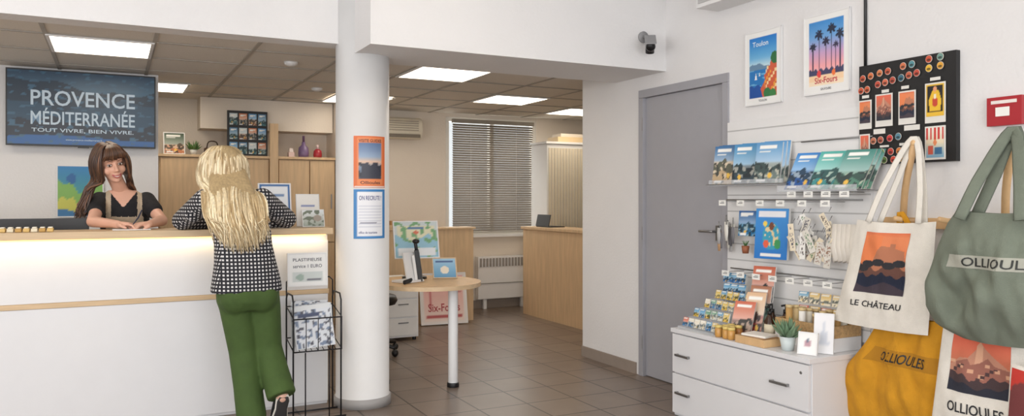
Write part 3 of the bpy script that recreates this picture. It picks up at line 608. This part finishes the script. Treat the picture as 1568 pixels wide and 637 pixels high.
frame('white_leaflet',(3.14,2.79,T),(.05,-.08,0),(.02,.01,.2),paint((236,236,238),(poly([(.2,.2),(.5,.8),(.8,.2)]),(205,210,220)),(rect(.3,.6,.7,.65),(120,120,150))),8,12,bw=.002)
# ================================================================== bags
mb=MB(); mb.box((RX-.03,1.5,1.16),(RX,2.62,1.21),BEECH); 
for (b0,t0) in [((RX-.03,2.51,1.185),(3.33,2.37,1.56)),((RX-.03,2.02,1.19),(3.33,1.92,1.555))]:
    mb.tube(cr([b0,(V(b0)+V(t0))/2+V((-.02,0,-.01)),t0],8),.016,BEECH,12); mb.ell(t0,(.018,.018,.018),BEECH)
for y in (2.42,2.2,1.88,1.66): mb.cyl((RX-.03,y,1.185),(3.26,y,1.21),.012,BEECH,n=12)
mb.done('wooden_peg_rail')
def bag(name,X,prof,t,cloth,prints=(),texts=(),straps=(),tb=.03,wr=.008,seed=0,strapm=None,sw=.014):
    zs=[p[0] for p in prof]
    def at(z):
        k=0
        for i in range(len(prof)-1):
            if z<=prof[i][0]: k=i
        a,b_=prof[k],prof[k+1]; f=(a[0]-z)/(a[0]-b_[0]); f=min(max(f,0),1); 
        return a[1]+(b_[1]-a[1])*f,a[2]+(b_[2]-a[2])*f
    z1,z0=zs[0],zs[-1]
    def shape(u,v): return max(0,1-(2*u-1)**2)**.55*max(0,math.sin(math.pi*(.04+.9*(1-v))))**.5
    def srf(sgn,th,e=0):
        def f(u,v):
            z=z0+(z1-z0)*v; yl,yr=at(z); y=yl+(yr-yl)*u
            q=noise.noise(V((y*7+seed,z*5,seed)))*wr*1.6+noise.noise(V((y*18,z*9+seed,seed+3)))*wr*.7
            sh=shape(u,v)
            z+=.012*math.sin(3.14*u)*(-1 if v>.5 else -.6)*(abs(v-.5)*2)**2
            return V((X-th*sh+q*sh-e,y,z)) if sgn<0 else V((X+th*sh,y,z))
        return f
    mb=MB(); mb.grid(srf(-1,t),60,60,cloth); mb.grid(srf(1,tb),20,30,cloth)
    F=srf(-1,t,.002)
    for (a,b_,c_,d,fn,nu,nv) in prints: mb.grid(sub(F,a,b_,c_,d),nu,nv,CANVAS_PRINT,fn)
    G=srf(-1,t,.004)
    for (tx,a,b_,c_,d,m) in texts: mb.text(tx,G,a,c_,b_,d,m)
    for pts in straps: mb.tube(cr(pts,24),sw,strapm or cloth,8,flat=.15,ref=(1,.3,0))
    return mb.done(name,fixn=False)
CREAM=mat('cream_cotton',(232,227,217),.9,var=.03,scale=30,bump=.35,bscale=300)
MUST=mat('mustard_cotton',(205,145,30),.9,var=.06,scale=20,bump=.4,bscale=300)
SAGE=mat('sage_cotton',(118,126,112),.9,var=.06,scale=20,bump=.4,bscale=300)
bag('castle_print_tote_bag',3.24,[(1.20,2.61,2.20),(.95,2.67,2.22),(.69,2.75,2.24)],.035,CREAM,
  [(.20,.32,.74,.90,CASTLE,80,96)],[('LE CHÂTEAU',.2,.19,.74,.26,C(35,35,40))],
  [[(3.215,2.53,1.19),(3.26,2.47,1.38),(3.325,2.37,1.585),(3.27,2.30,1.38),(3.215,2.27,1.19)],[(3.26,2.50,1.19),(3.30,2.44,1.38),(3.34,2.37,1.585),(3.31,2.31,1.38),(3.26,2.27,1.19)]],seed=1,wr=.018)
bag('mustard_shoulder_bag',3.29,[(.76,2.50,2.14),(.6,2.60,2.12),(.38,2.78,2.08),(.30,2.77,2.08),(.17,2.66,2.12)],.06,MUST,
  [(.15,.60,.95,.72,(lambda u,v:(178,124,28)),20,6)],[('OLLIOULES',.28,.62,.74,.70,C(35,35,35))],[[(3.27,2.44,.76),(3.31,2.42,1.0),(3.30,2.42,1.235),(3.31,2.30,1.0),(3.27,2.22,.76)]],wr=.035,seed=5)
bag('village_print_tote_bag',3.2,[(.76,2.14,1.80),(.45,2.18,1.78),(.22,2.21,1.76)],.03,CREAM,
  [(.17,.50,.86,.95,OLLI,90,90)],[('OLLIOULES',.2,.34,.78,.42,C(35,35,40))],[[(3.18,2.08,.76),(3.24,2.02,1.0),(3.29,1.88,1.235),(3.24,1.90,1.0),(3.18,1.86,.76)]],seed=9,wr=.016)
bag('beach_print_tote_bag',3.12,[(.66,1.81,1.50),(.2,1.84,1.48)],.03,CREAM,
  [(.03,.05,.97,.97,paint((200,60,50),(circ(.5,.5,.3),(235,220,180)),(under(lambda u:.25),(60,120,110)),(mnt(.8,.1,8,0),(120,60,60))),30,40)],[],[[(3.14,1.74,.66),(3.25,1.7,.80),(3.29,1.66,1.235),(3.25,1.64,.8),(3.14,1.6,.66)]],seed=12)
bag('sage_canvas_bag',3.14,[(1.255,2.04,1.68),(1.20,2.08,1.64),(1.10,2.12,1.60),(.95,2.17,1.57),(.84,2.18,1.56),(.77,2.13,1.60),(.73,2.02,1.7)],.11,SAGE,
  [(.22,.56,.99,.66,(lambda u,v:(172,172,160)),24,6)],[('OLLIOULES',.34,.575,.86,.645,C(40,42,40)),],
  [[(3.06,1.98,1.22),(3.16,1.95,1.40),(3.325,1.92,1.585),(3.16,1.80,1.40),(3.06,1.74,1.22)],[(3.15,1.96,1.24),(3.22,1.93,1.40),(3.34,1.92,1.59),(3.22,1.83,1.40),(3.15,1.76,1.24)]],tb=.03,wr=.05,seed=15,sw=.024)
# ================================================================== PEOPLE
SKIN=mat('skin',(222,172,148),.5,var=.04,scale=12); SKIN2=mat('skin_light',(226,180,158),.5,var=.04,scale=12)
LIP=mat('lips',(184,92,92),.35); TEETH=mat('teeth',(240,236,228),.25); EYEW=mat('eye_white',(232,226,220),.25); IRIS=mat('iris',(60,40,30),.15); BROW=mat('brow_hair',(80,50,38),.7)
HAIR=mat('hair',(255,255,255),.38,attr=True,var=.18,scale=30,stretch=(3,3,.4))
def organic(name,mb,voxel,it,mats,matfn=None,parent=None,uv=False):
    me=mb.mesh(name); o=bpy.data.objects.new(name+'_src',me); bpy.context.collection.objects.link(o)
    r=o.modifiers.new('r','REMESH'); r.mode='VOXEL'; r.voxel_size=voxel; r.use_smooth_shade=True
    s=o.modifiers.new('s','SMOOTH'); s.factor=.5; s.iterations=it
    bpy.context.view_layer.update()
    m2=bpy.data.meshes.new_from_object(o.evaluated_get(bpy.context.evaluated_depsgraph_get())); bpy.data.objects.remove(o)
    m2.materials.clear()
    for m in mats: m2.materials.append(m)
    for p in m2.polygons:
        p.use_smooth=True; p.material_index=matfn(p.center,p.normal) if matfn else 0
    if uv:
        ul=m2.uv_layers.new(name='UVMap')
        for p in m2.polygons:
            n=p.normal; a=max(range(3),key=lambda i:abs(n[i])*(.9 if i==2 else 1))
            for li in p.loop_indices:
                c=m2.vertices[m2.loops[li].vertex_index].co
                ul.data[li].uv=((c.y,c.z) if a==0 else ((c.x,c.z) if a==1 else (c.x,c.y)))
    m2.name=name; ob=bpy.data.objects.new(name,m2); bpy.context.collection.objects.link(ob)
    ob.parent=parent; ob.matrix_parent_inverse=Matrix.Translation(-parent.location); return ob
def headM(c,fwd,up):
    f=V(fwd).normalized(); u=V(up); u=(u-f*u.dot(f)).normalized(); r=f.cross(u)
    return Matrix(((r.x,f.x,u.x,c[0]),(r.y,f.y,u.y,c[1]),(r.z,f.z,u.z,c[2]),(0,0,0,1)))
def head_prims(mb,M,m):
    E=lambda c,r: mb.ell(c,r,m,M,20,14)
    E((0,-.012,.03),(.074,.092,.086)); E((0,.02,-.035),(.060,.066,.07)); E((0,.045,-.08),(.036,.036,.034)); E((0,.068,-.094),(.019,.018,.017))
    for s in (-1,1):
        E((s*.037,.05,-.032),(.027,.03,.028)); E((s*.074,-.005,-.005),(.009,.018,.03)); E((s*.011,.094,-.031),(.0085,.010,.007)); 
    mb.cap((0,.078,.012),(0,.102,-.026),.008,.0105,m,M); mb.cap((-.036,.066,.03),(.036,.066,.03),.014,.014,m,M); E((0,.06,.055),(.055,.03,.04))
    E((0,.075,-.06),(.028,.017,.02))
def face(M,parent,brow=BROW):
    mb=MB(); P=lambda *a:M@V(a)
    for s in (-1,1):
        mb.ell((s*.031,.071,.006),(.0145,.012,.0075),EYEW,M); mb.ell((s*.031+.002,.0805,.0045),(.006,.004,.006),IRIS,M)
        mb.tube([P(s*.031-.017,.075,.006),P(s*.031-.008,.083,.0125),P(s*.031+.006,.084,.013),P(s*.031+.017,.076,.007)],[.001,.0022,.0022,.001],BROW,6)
        mb.tube([P(s*.031-.015,.077,.001),P(s*.031,.0835,-.003),P(s*.031+.015,.077,.001)],.0011,BROW,6)
        mb.tube([P(s*.014,.088,.027),P(s*.03,.087,.033),P(s*.05,.074,.027)],[.0028,.003,.001],brow,6,flat=.6)
    w=.027
    up=[P(-w,.078,-.052),P(-w*.5,.091,-.0585),P(0,.095,-.0595),P(w*.5,.091,-.0585),P(w,.078,-.052)]
    lo=[P(-w,.078,-.053),P(-w*.5,.088,-.069),P(0,.092,-.073),P(w*.5,.088,-.069),P(w,.078,-.053)]
    mb.tube(cr(up,13),[.0012]+[.003]*11+[.0012],LIP,8); mb.tube(cr(lo,13),[.0012]+[.0038]*11+[.0012],LIP,8)
    U_=cr(up,13);L2=cr(lo,13); mb.add(U_+L2,[(i,i+1,14+i,13+i) for i in range(12)],TEETH,True)
    return mb.done('face_features',parent=parent,fixn=False)
def hand(mb,w,d,up,side,curl,m,thumb=.5):
    d=V(d).normalized(); u=V(up); u=(u-d*u.dot(d)).normalized(); s=d.cross(u)*side
    P=lambda a,b_,c:V(w)+d*a+s*b_+u*c
    mb.loft([(P(0,0,0),s*.024,u*.017),(P(.03,0,0),s*.034,u*.017),(P(.06,0,0),s*.038,u*.015),(P(.083,0,0),s*.036,u*.011)],m,16)
    for i,(b_,l) in enumerate([(-.029,.052),(-.0098,.064),(.0098,.068),(.029,.062)]):
        ang=0; p=P(.078,b_,0); r=.0082
        for k,fr in enumerate((.45,.32,.23)):
            ang+=curl*(.7,1,.7)[k]; q=p+(d*math.cos(ang)-u*math.sin(ang))*l*fr*1.1+s*(b_*.06); mb.cap(p,q,r,r*.9,m); p=q; r*=.9
    a=P(.02,.026,-.004);b2=P(.048,.05,-.012);c2=P(.075,.052-.02*thumb,-.024); mb.cap(a,b2,.013,.0105,m); mb.cap(b2,c2,.0105,.008,m)
def lock(mb,pts,r,col,n=16,wave=.006,ph=0,freq=9,ref=(0,1,0),flat_=.55):
    P=cr(pts,n); 
    for i,p in enumerate(P):
        t=i/(n-1); p.x+=math.sin(t*freq+ph)*wave*t; p.y+=math.cos(t*freq*1.1+ph)*wave*.6*t
    R=[r*(.45+.55*min(1,4*i/(n-1)))*(1-max(0,(i/(n-1)-.6)/.4)**1.6*.88) for i in range(n)]
    mb.tube(P,R,HAIR,6,flat=flat_,ref=ref,col=col)
# ---------- customer
cust=empty('customer_woman',(.67,4.5,0))
hc=(.575,4.80,1.485); HM=headM(hc,(-.35,.92,-.05),(0.02,.08,1))
sk=MB(); head_prims(sk,HM,SKIN2); sk.cap((.60,4.70,1.34),(.58,4.775,1.43),.05,.05,SKIN2)
sk.loft([((.66,4.5,.85),(.14,0,0),(0,.09,0)),((.65,4.54,1.02),(.12,0,0),(0,.085,0)),((.635,4.6,1.2),(.14,0,0),(0,.09,0)),((.615,4.66,1.31),(.13,0,0),(0,.06,0)),((.61,4.68,1.35),(.06,0,0),(0,.05,0))],SKIN2)
LA=[(.465,4.665,1.295),(.36,4.885,1.175),(.53,5.05,1.158)]; RA=[(.77,4.665,1.30),(.955,4.885,1.178),(.75,5.03,1.158)]
for A_ in (LA,RA): sk.cap(A_[0],A_[1],.046,.036,SKIN2); sk.cap(A_[1],A_[2],.036,.025,SKIN2)
hand(sk,LA[2],(.95,.2,-.06),(0,0,1),-1,.25,SKIN2); hand(sk,(.725,5.04,1.158),(-.9,.35,-.06),(0,0,1),1,.25,SKIN2)
LL=[(.585,4.50,.84),(.645,4.51,.46),(.68,4.44,.09)]; RL=[(.745,4.50,.84),(.775,4.51,.47),(.825,4.36,.22)]
for A_ in (LL,RL): sk.cap(A_[0],A_[1],.075,.052,SKIN2); sk.cap(A_[1],A_[2],.05,.035,SKIN2)
organic('body',sk,.0055,5,[SKIN2],parent=cust); face(HM,cust,brow=mat('blond_brow',(150,120,80),.7))
sh=MB()
sh.loft([((.66,4.50,.79),(.190,0,0),(0,.135,0)),((.662,4.50,.84),(.184,0,0),(0,.133,0)),((.657,4.515,.95),(.164,0,0),(0,.12,0)),((.65,4.545,1.05),(.154,0,0),(0,.112,0)),((.637,4.59,1.16),(.166,0,0),(0,.118,0)),((.624,4.63,1.25),(.176,0,0),(0,.112,0)),((.618,4.655,1.31),(.168,0,0),(0,.09,0)),((.612,4.675,1.35),(.12,0,0),(0,.065,0)),((.61,4.69,1.385),(.062,0,0),(0,.055,0))],SKIN,32)
for A_,s_ in ((LA,-1),(RA,1)):
    sh.cap(A_[0],A_[1],.066,.058,SKIN); sh.cap(A_[1],A_[2],.054,.042,SKIN)
    m_=V(A_[0]).lerp(V(A_[1]),.5); sh.ell(m_+V((s_*.005,0,-.015)),(.058,.075,.058),SKIN)
for i in range(7):
    z=.86+i*.05; sh.cap((.56+.02*i,4.40+.012*i,z),(.75-.01*i,4.385+.012*i,z+.03),.012,.006,SKIN)
pm=bpy.data.materials.new('black_white_check_fabric'); pm.use_nodes=True; nt=pm.node_tree;N=nt.nodes;L=nt.links;b=N['Principled BSDF'];b.inputs['Roughness'].default_value=.8
uv=N.new('ShaderNodeUVMap');uv.uv_map='UVMap'
def vm_(op,a,val=None):
    x=N.new('ShaderNodeVectorMath');x.operation=op;L.new(a,x.inputs[0])
    if val is not None: x.inputs[1].default_value=val
    return x.outputs[0]
q=vm_('MULTIPLY',uv.outputs[0],(50,50,50)); q=vm_('FRACTION',q); q=vm_('SUBTRACT',q,(.5,.5,.5)); q=vm_('ABSOLUTE',q)
sp=N.new('ShaderNodeSeparateXYZ');L.new(q,sp.inputs[0]); mx=N.new('ShaderNodeMath');mx.operation='MAXIMUM';L.new(sp.outputs[0],mx.inputs[0]);L.new(sp.outputs[1],mx.inputs[1])
lt=N.new('ShaderNodeMath');lt.operation='LESS_THAN';L.new(mx.outputs[0],lt.inputs[0]);lt.inputs[1].default_value=.25
mi=N.new('ShaderNodeMix');mi.data_type='RGBA';L.new(lt.outputs[0],mi.inputs[0]);mi.inputs[6].default_value=(*lin((26,26,34)),1);mi.inputs[7].default_value=(*lin((208,206,206)),1);L.new(mi.outputs[2],b.inputs['Base Color'])
organic('checked_blouse',sh,.009,6,[pm],parent=cust,uv=True)
GRN=mat('green_trousers',(64,86,38),.85,var=.1,scale=14,bump=.5,bscale=18)
pa=MB()
pa.loft([((.665,4.50,.88),(.15,0,0),(0,.11,0)),((.665,4.49,.80),(.166,0,0),(0,.125,0)),((.665,4.49,.74),(.163,0,0),(0,.12,0)),((.665,4.5,.69),(.145,0,0),(0,.095,0))],SKIN,28)
for A_ in (LL,RL):
    a,b_,c_=[V(p) for p in A_]
    pa.tube([a+V((0,0,-.02)),a.lerp(b_,.4),b_,b_.lerp(c_,.5),c_.lerp(b_,.0)],[.088,.088,.078,.076,.08],SKIN,20)
for s_ in (-1,1): pa.ell((.665+s_*.07,4.44,.77),(.085,.07,.10),SKIN)
organic('green_trousers',pa,.008,10,[GRN],parent=cust)
SH=mat('shoe_black',(30,30,33),.6); SO=mat('shoe_sole',(225,220,210),.6)
def shoe(mb,ank,heel,toe,up):
    h=V(heel);t=V(toe);d=(t-h);l=d.length;d.normalize();u=V(up);u=(u-d*u.dot(d)).normalized();s=d.cross(u)
    def ring(f,w,hh,z): return (h+d*l*f+u*z,s*w,u*hh)
    mb.loft([ring(0,.025,.03,.035),ring(.08,.034,.04,.045),ring(.3,.035,.045,.05),ring(.55,.042,.032,.038),ring(.8,.044,.024,.03),ring(1,.025,.015,.022)],SH,20)
    mb.loft([ring(-.02,.026,.009,.006),ring(.1,.038,.010,.006),ring(.35,.035,.010,.006),ring(.7,.047,.010,.006),ring(.95,.038,.010,.006),ring(1.03,.015,.008,.008)],SO,20)
    mb.tube([V(ank)+u*.02,h+d*l*.2+u*.05],[.038,.036],SH,16)
SD=mat('shoe_tread',(52,50,50),.8)
mb=MB(); shoe(mb,LL[2],(.68,4.37,.0),(.69,4.61,.0),(0,0,1)); shoe(mb,(.83,4.37,.19),(.83,4.335,.225),(.815,4.44,.012),(0,.9,.45))
h=V((.83,4.335,.225));t=V((.815,4.44,.012));d=(t-h);u_=V((0,.9,.45));u_=(u_-d.normalized()*u_.dot(d.normalized())).normalized();s_=d.normalized().cross(u_)
mb.loft([(h+d*f-u_*.006,s_*w,u_*.004) for f,w in ((.0,.024),(.12,.033),(.35,.030),(.7,.041),(.93,.033))],SD,16)
mb.done('sneakers',parent=cust)
hb=MB(); hb.ell((0,-.025,.03),(.092,.104,.096),HAIR,HM)
hb.loft([((.585,4.765,1.545),(.03,0,0),(0,.02,0)),((.588,4.75,1.50),(.09,0,0),(0,.04,0)),((.595,4.69,1.42),(.11,0,0),(0,.04,0)),((.60,4.62,1.35),(.12,0,0),(0,.035,0)),((.607,4.545,1.27),(.13,0,0),(0,.025,0)),((.612,4.487,1.17),(.12,0,0),(0,.016,0)),((.63,4.45,1.09),(.08,0,0),(0,.01,0))],HAIR,20)
for k in list(range(len(hb.v))): hb.col[k]=(176,152,112)
rr=random.Random(11); 
for i in range(560):
    u=rr.uniform(-1,1); dp=rr.random()
    a=u*2.25
    ctr=V(hc); back=V((.35,-.92,0)).normalized(); sd=V((.92,.35,0)).normalized()
    dirv=back*math.cos(a)+sd*math.sin(a)
    top=ctr+V((0,0,.118))+dirv*rr.uniform(.0,.05)
    mid=ctr+dirv*(.116+rr.uniform(-.01,.01))+V((0,0,rr.uniform(.02,.06)))
    low=ctr+dirv*(.128+.012*dp)+V((0,0,-.07))
    zE=rr.uniform(1.0,1.12)+abs(u)**2*.08
    ex=.632+u*.125+rr.uniform(-.03,.03)
    c1=V((.60+u*.155,4.585-.035*dp+.05*abs(u),1.33)); c2=V((.608+u*.165,4.475-.03*dp+.045*abs(u),1.2)); e=V((ex,4.405-.025*dp+.03*abs(u)+(zE-1.0)*.17,zE))
    col=mixc((172,144,102),(246,232,198),rr.random())
    lock(hb,[top,mid,low,c1,c2,e],rr.uniform(.004,.008),col,20,rr.uniform(.004,.012),rr.uniform(0,6),rr.uniform(7,12))
for i in range(90):
    a=rr.uniform(-3.14,3.14); d_=V((math.cos(a),math.sin(a),0)); ctr=V(hc)+V((0,0,.02))
    if (HM.to_3x3().inverted()@d_).y>.55: continue
    P0=V(hc)+V((0,0,.125)); P1=ctr+d_*.075+V((0,0,.085)); P2=ctr+d_*.116+V((0,0,.01)); P3=ctr+d_*.116+V((0,0,-.09))
    lock(hb,[P0,P1,P2,P3],.008,mixc((185,158,112),(240,222,182),rr.random()),12,.004,rr.uniform(0,6),6)
hb.done('blond_hair',parent=cust,fixn=False)
# ---------- receptionist
rec=empty('receptionist_woman',(.07,5.6,0))
rc=(-.008,5.42,1.522); RM=headM(rc,(.30,-.93,-.22),(-.20,-.12,1))
sk=MB(); head_prims(sk,RM,SKIN); sk.cap((.055,5.53,1.34),(.01,5.45,1.44),.046,.044,SKIN)
sk.loft([((.075,5.62,.9),(.13,0,0),(0,.09,0)),((.075,5.59,1.1),(.11,0,0),(0,.085,0)),((.065,5.55,1.25),(.12,0,0),(0,.085,0)),((.06,5.53,1.33),(.11,0,0),(0,.055,0)),((.055,5.52,1.36),(.05,0,0),(0,.045,0))],SKIN)
A1=[(-.07,5.535,1.29),(-.105,5.29,1.165),(.03,5.10,1.152)]; A2=[(.195,5.53,1.29),(.275,5.33,1.165),(.20,5.10,1.152)]
for A_ in (A1,A2): sk.cap(A_[0],A_[1],.041,.035,SKIN); sk.cap(A_[1],A_[2],.035,.023,SKIN)
hand(sk,A1[2],(.8,-.5,-.02),(.1,.1,1),1,.45,SKIN); hand(sk,A2[2],(-.75,-.55,-.02),(0,0,1),-1,.5,SKIN)
organic('body',sk,.005,4,[SKIN],parent=rec); face(RM,rec)
TS=mat('black_tshirt',(26,25,28),.85,var=.15,bump=.3,bscale=30); DN=mat('beige_denim',(186,168,144),.85,var=.08,scale=60)
ts=MB()
ts.loft([((.075,5.63,.92),(.15,0,0),(0,.108,0)),((.075,5.60,1.06),(.14,0,0),(0,.108,0)),((.07,5.565,1.18),(.145,0,0),(0,.118,0)),((.065,5.545,1.27),(.15,0,0),(0,.105,0)),((.061,5.535,1.32),(.13,0,0),(0,.075,0)),((.057,5.53,1.355),(.08,0,0),(0,.055,0))],SKIN,32)
for A_ in (A1,A2):
    e=V(A_[0]).lerp(V(A_[1]),.5); ts.cap(A_[0],e,.057,.053,SKIN)
def tsf(c,n):
    x=c.x-.061
    if c.y<5.56 and c.z>1.255 and abs(x)<(c.z-1.25)*.75+.004: return 2
    if c.y<5.6 and c.z<1.19 and abs(x-.01)<.105 : return 1
    if abs(abs(x-.005)-.088)<.014 and abs(x)<.12: return 1
    return 0
organic('black_tshirt',ts,.005,4,[TS,DN,SKIN],tsf,parent=rec)
lg=MB(); lg.loft([((.08,5.63,.96),(.15,0,0),(0,.108,0)),((.08,5.64,.85),(.17,0,0),(0,.125,0)),((.08,5.64,.76),(.165,0,0),(0,.12,0))],SKIN,28)
for s_ in (-1,1): lg.tube([(.08+s_*.085,5.64,.82),(.08+s_*.09,5.63,.45),(.08+s_*.1,5.65,.08)],[.09,.07,.06],SKIN,18)
organic('denim_dungarees',lg,.01,5,[DN],parent=rec)
mb=MB(); 
for s_ in (-1,1): shoe(mb,(.08+s_*.1,5.65,.09),(.08+s_*.1,5.71,0),(.08+s_*.12,5.47,0),(0,0,1))
mb.done('shoes',parent=rec)
mb=MB(); mb.tube([(.095,5.03,1.135),(.135,5.07,1.19),(.155,5.09,1.235)],[.002,.0045,.004],C(40,45,70),10); mb.done('pen',parent=rec)
hb=MB(); hb.ell((0,-.028,.036),(.083,.094,.09),HAIR,RM)
for k in range(len(hb.v)): hb.col[k]=(60,40,31)
rr=random.Random(21); P=lambda x,y,z:RM@V((x,y,z))
for i in range(260):
    s_=-1 if i%2 else 1; f=rr.random(); dp=rr.random()*.012
    col=mixc((52,35,28),(128,90,66),rr.random()**1.5)
    y=.07-.15*f
    xs=math.sqrt(max(.05,1-((y+.02)/.12)**2))
    top=P(s_*.006,.03-.09*f,.124); a=P(s_*(.045),.055-.13*f,.112); m1=P(s_*(.080*xs+.012+dp),y,.035); m2=P(s_*(.088*xs+.012+dp),y-.005,-.04); m3=P(s_*(.085*xs+.02),y-.02,-.10)
    if m3.x<rc[0]: e=[V((-.10-.05*rr.random(),5.43+.05*rr.random(),1.36)),V((-.13-.06*rr.random(),5.42+.07*rr.random(),1.26-.02*rr.random())),V((-.14-.07*rr.random(),5.40+.08*rr.random(),1.17+.05*rr.random()))]
    else: e=[V((.085+.03*rr.random(),5.47+.06*rr.random(),1.40)),V((.10+.04*rr.random(),5.56+.05*rr.random(),1.33)),V((.10+.05*rr.random(),5.62+.03*rr.random(),1.24))]
    lock(hb,[top,a,m1,m2,m3]+e,rr.uniform(.004,.008),col,20,.005,rr.uniform(0,6),8,ref=(0,-1,0))
for i in range(44):
    x=-.055+.11*i/43; col=mixc((52,35,28),(122,86,62),rr.random())
    lock(hb,[P(x*.2,.03,.126),P(x*.7,.075,.105),P(x*1.05,.094,.07),P(x*1.25,.09-.15*abs(x),.036+rr.uniform(-.004,.006))],.0055,col,10,.001,0,4,ref=(0,-1,0))
hb.done('brown_hair',parent=rec,fixn=False)
# ================================================================== LIGHTS, WORLD, CAMERA
def area(name,loc,rot,sx_,sy_,e,col):
    l=bpy.data.lights.new(name,'AREA'); l.shape='RECTANGLE'; l.size=sx_; l.size_y=sy_; l.energy=e; l.color=col
    o=bpy.data.objects.new(name,l); o.location=loc; o.rotation_euler=rot; bpy.context.collection.objects.link(o); return o
R90=math.pi/2
area('shopfront_daylight',(.1,-2.55,1.45),(R90,0,0),5.4,2.3,138,(.99,.992,1))
area('side_window_daylight',(-3.05,1.2,1.6),(R90,0,-R90),4.0,2.0,108,(.99,.992,1))
for (x,y) in [(-1.2,1.2),(1.6,1.2),(1.6,3.2),(-1.2,3.2)]:
    mb=MB(); mb.box((x-.3,y-.3,2.985),(x+.3,y+.3,2.999),PANEL); mb.done('ceiling_light_panel')  # unseen glowing panels, added to light the front room
area('counter_led',(-.25,4.90,1.066),(math.radians(25),0,0),2.9,.02,2.2,(1,.76,.42))
area('back_window_daylight',(4.05,8.6,1.6),(-R90,0,0),1.1,1.3,30,(1,.97,.9))
Wd=bpy.data.worlds.new('sky');bpy.context.scene.world=Wd;Wd.use_nodes=True;bg=Wd.node_tree.nodes['Background'];bg.inputs[0].default_value=(.93,.96,1,1);bg.inputs[1].default_value=1.0
ca=bpy.data.cameras.new('camera');ca.sensor_width=36;ca.lens=1215/1600*36;ca.shift_y=-14/1600;ca.clip_start=.05
co=bpy.data.objects.new('camera',ca);co.location=(0,0,1.3);co.rotation_euler=(R90,0,math.radians(-27.2));bpy.context.collection.objects.link(co);bpy.context.scene.camera=co
sc=bpy.context.scene
sc.view_settings.view_transform='Standard'
sc.view_settings.exposure=0.0
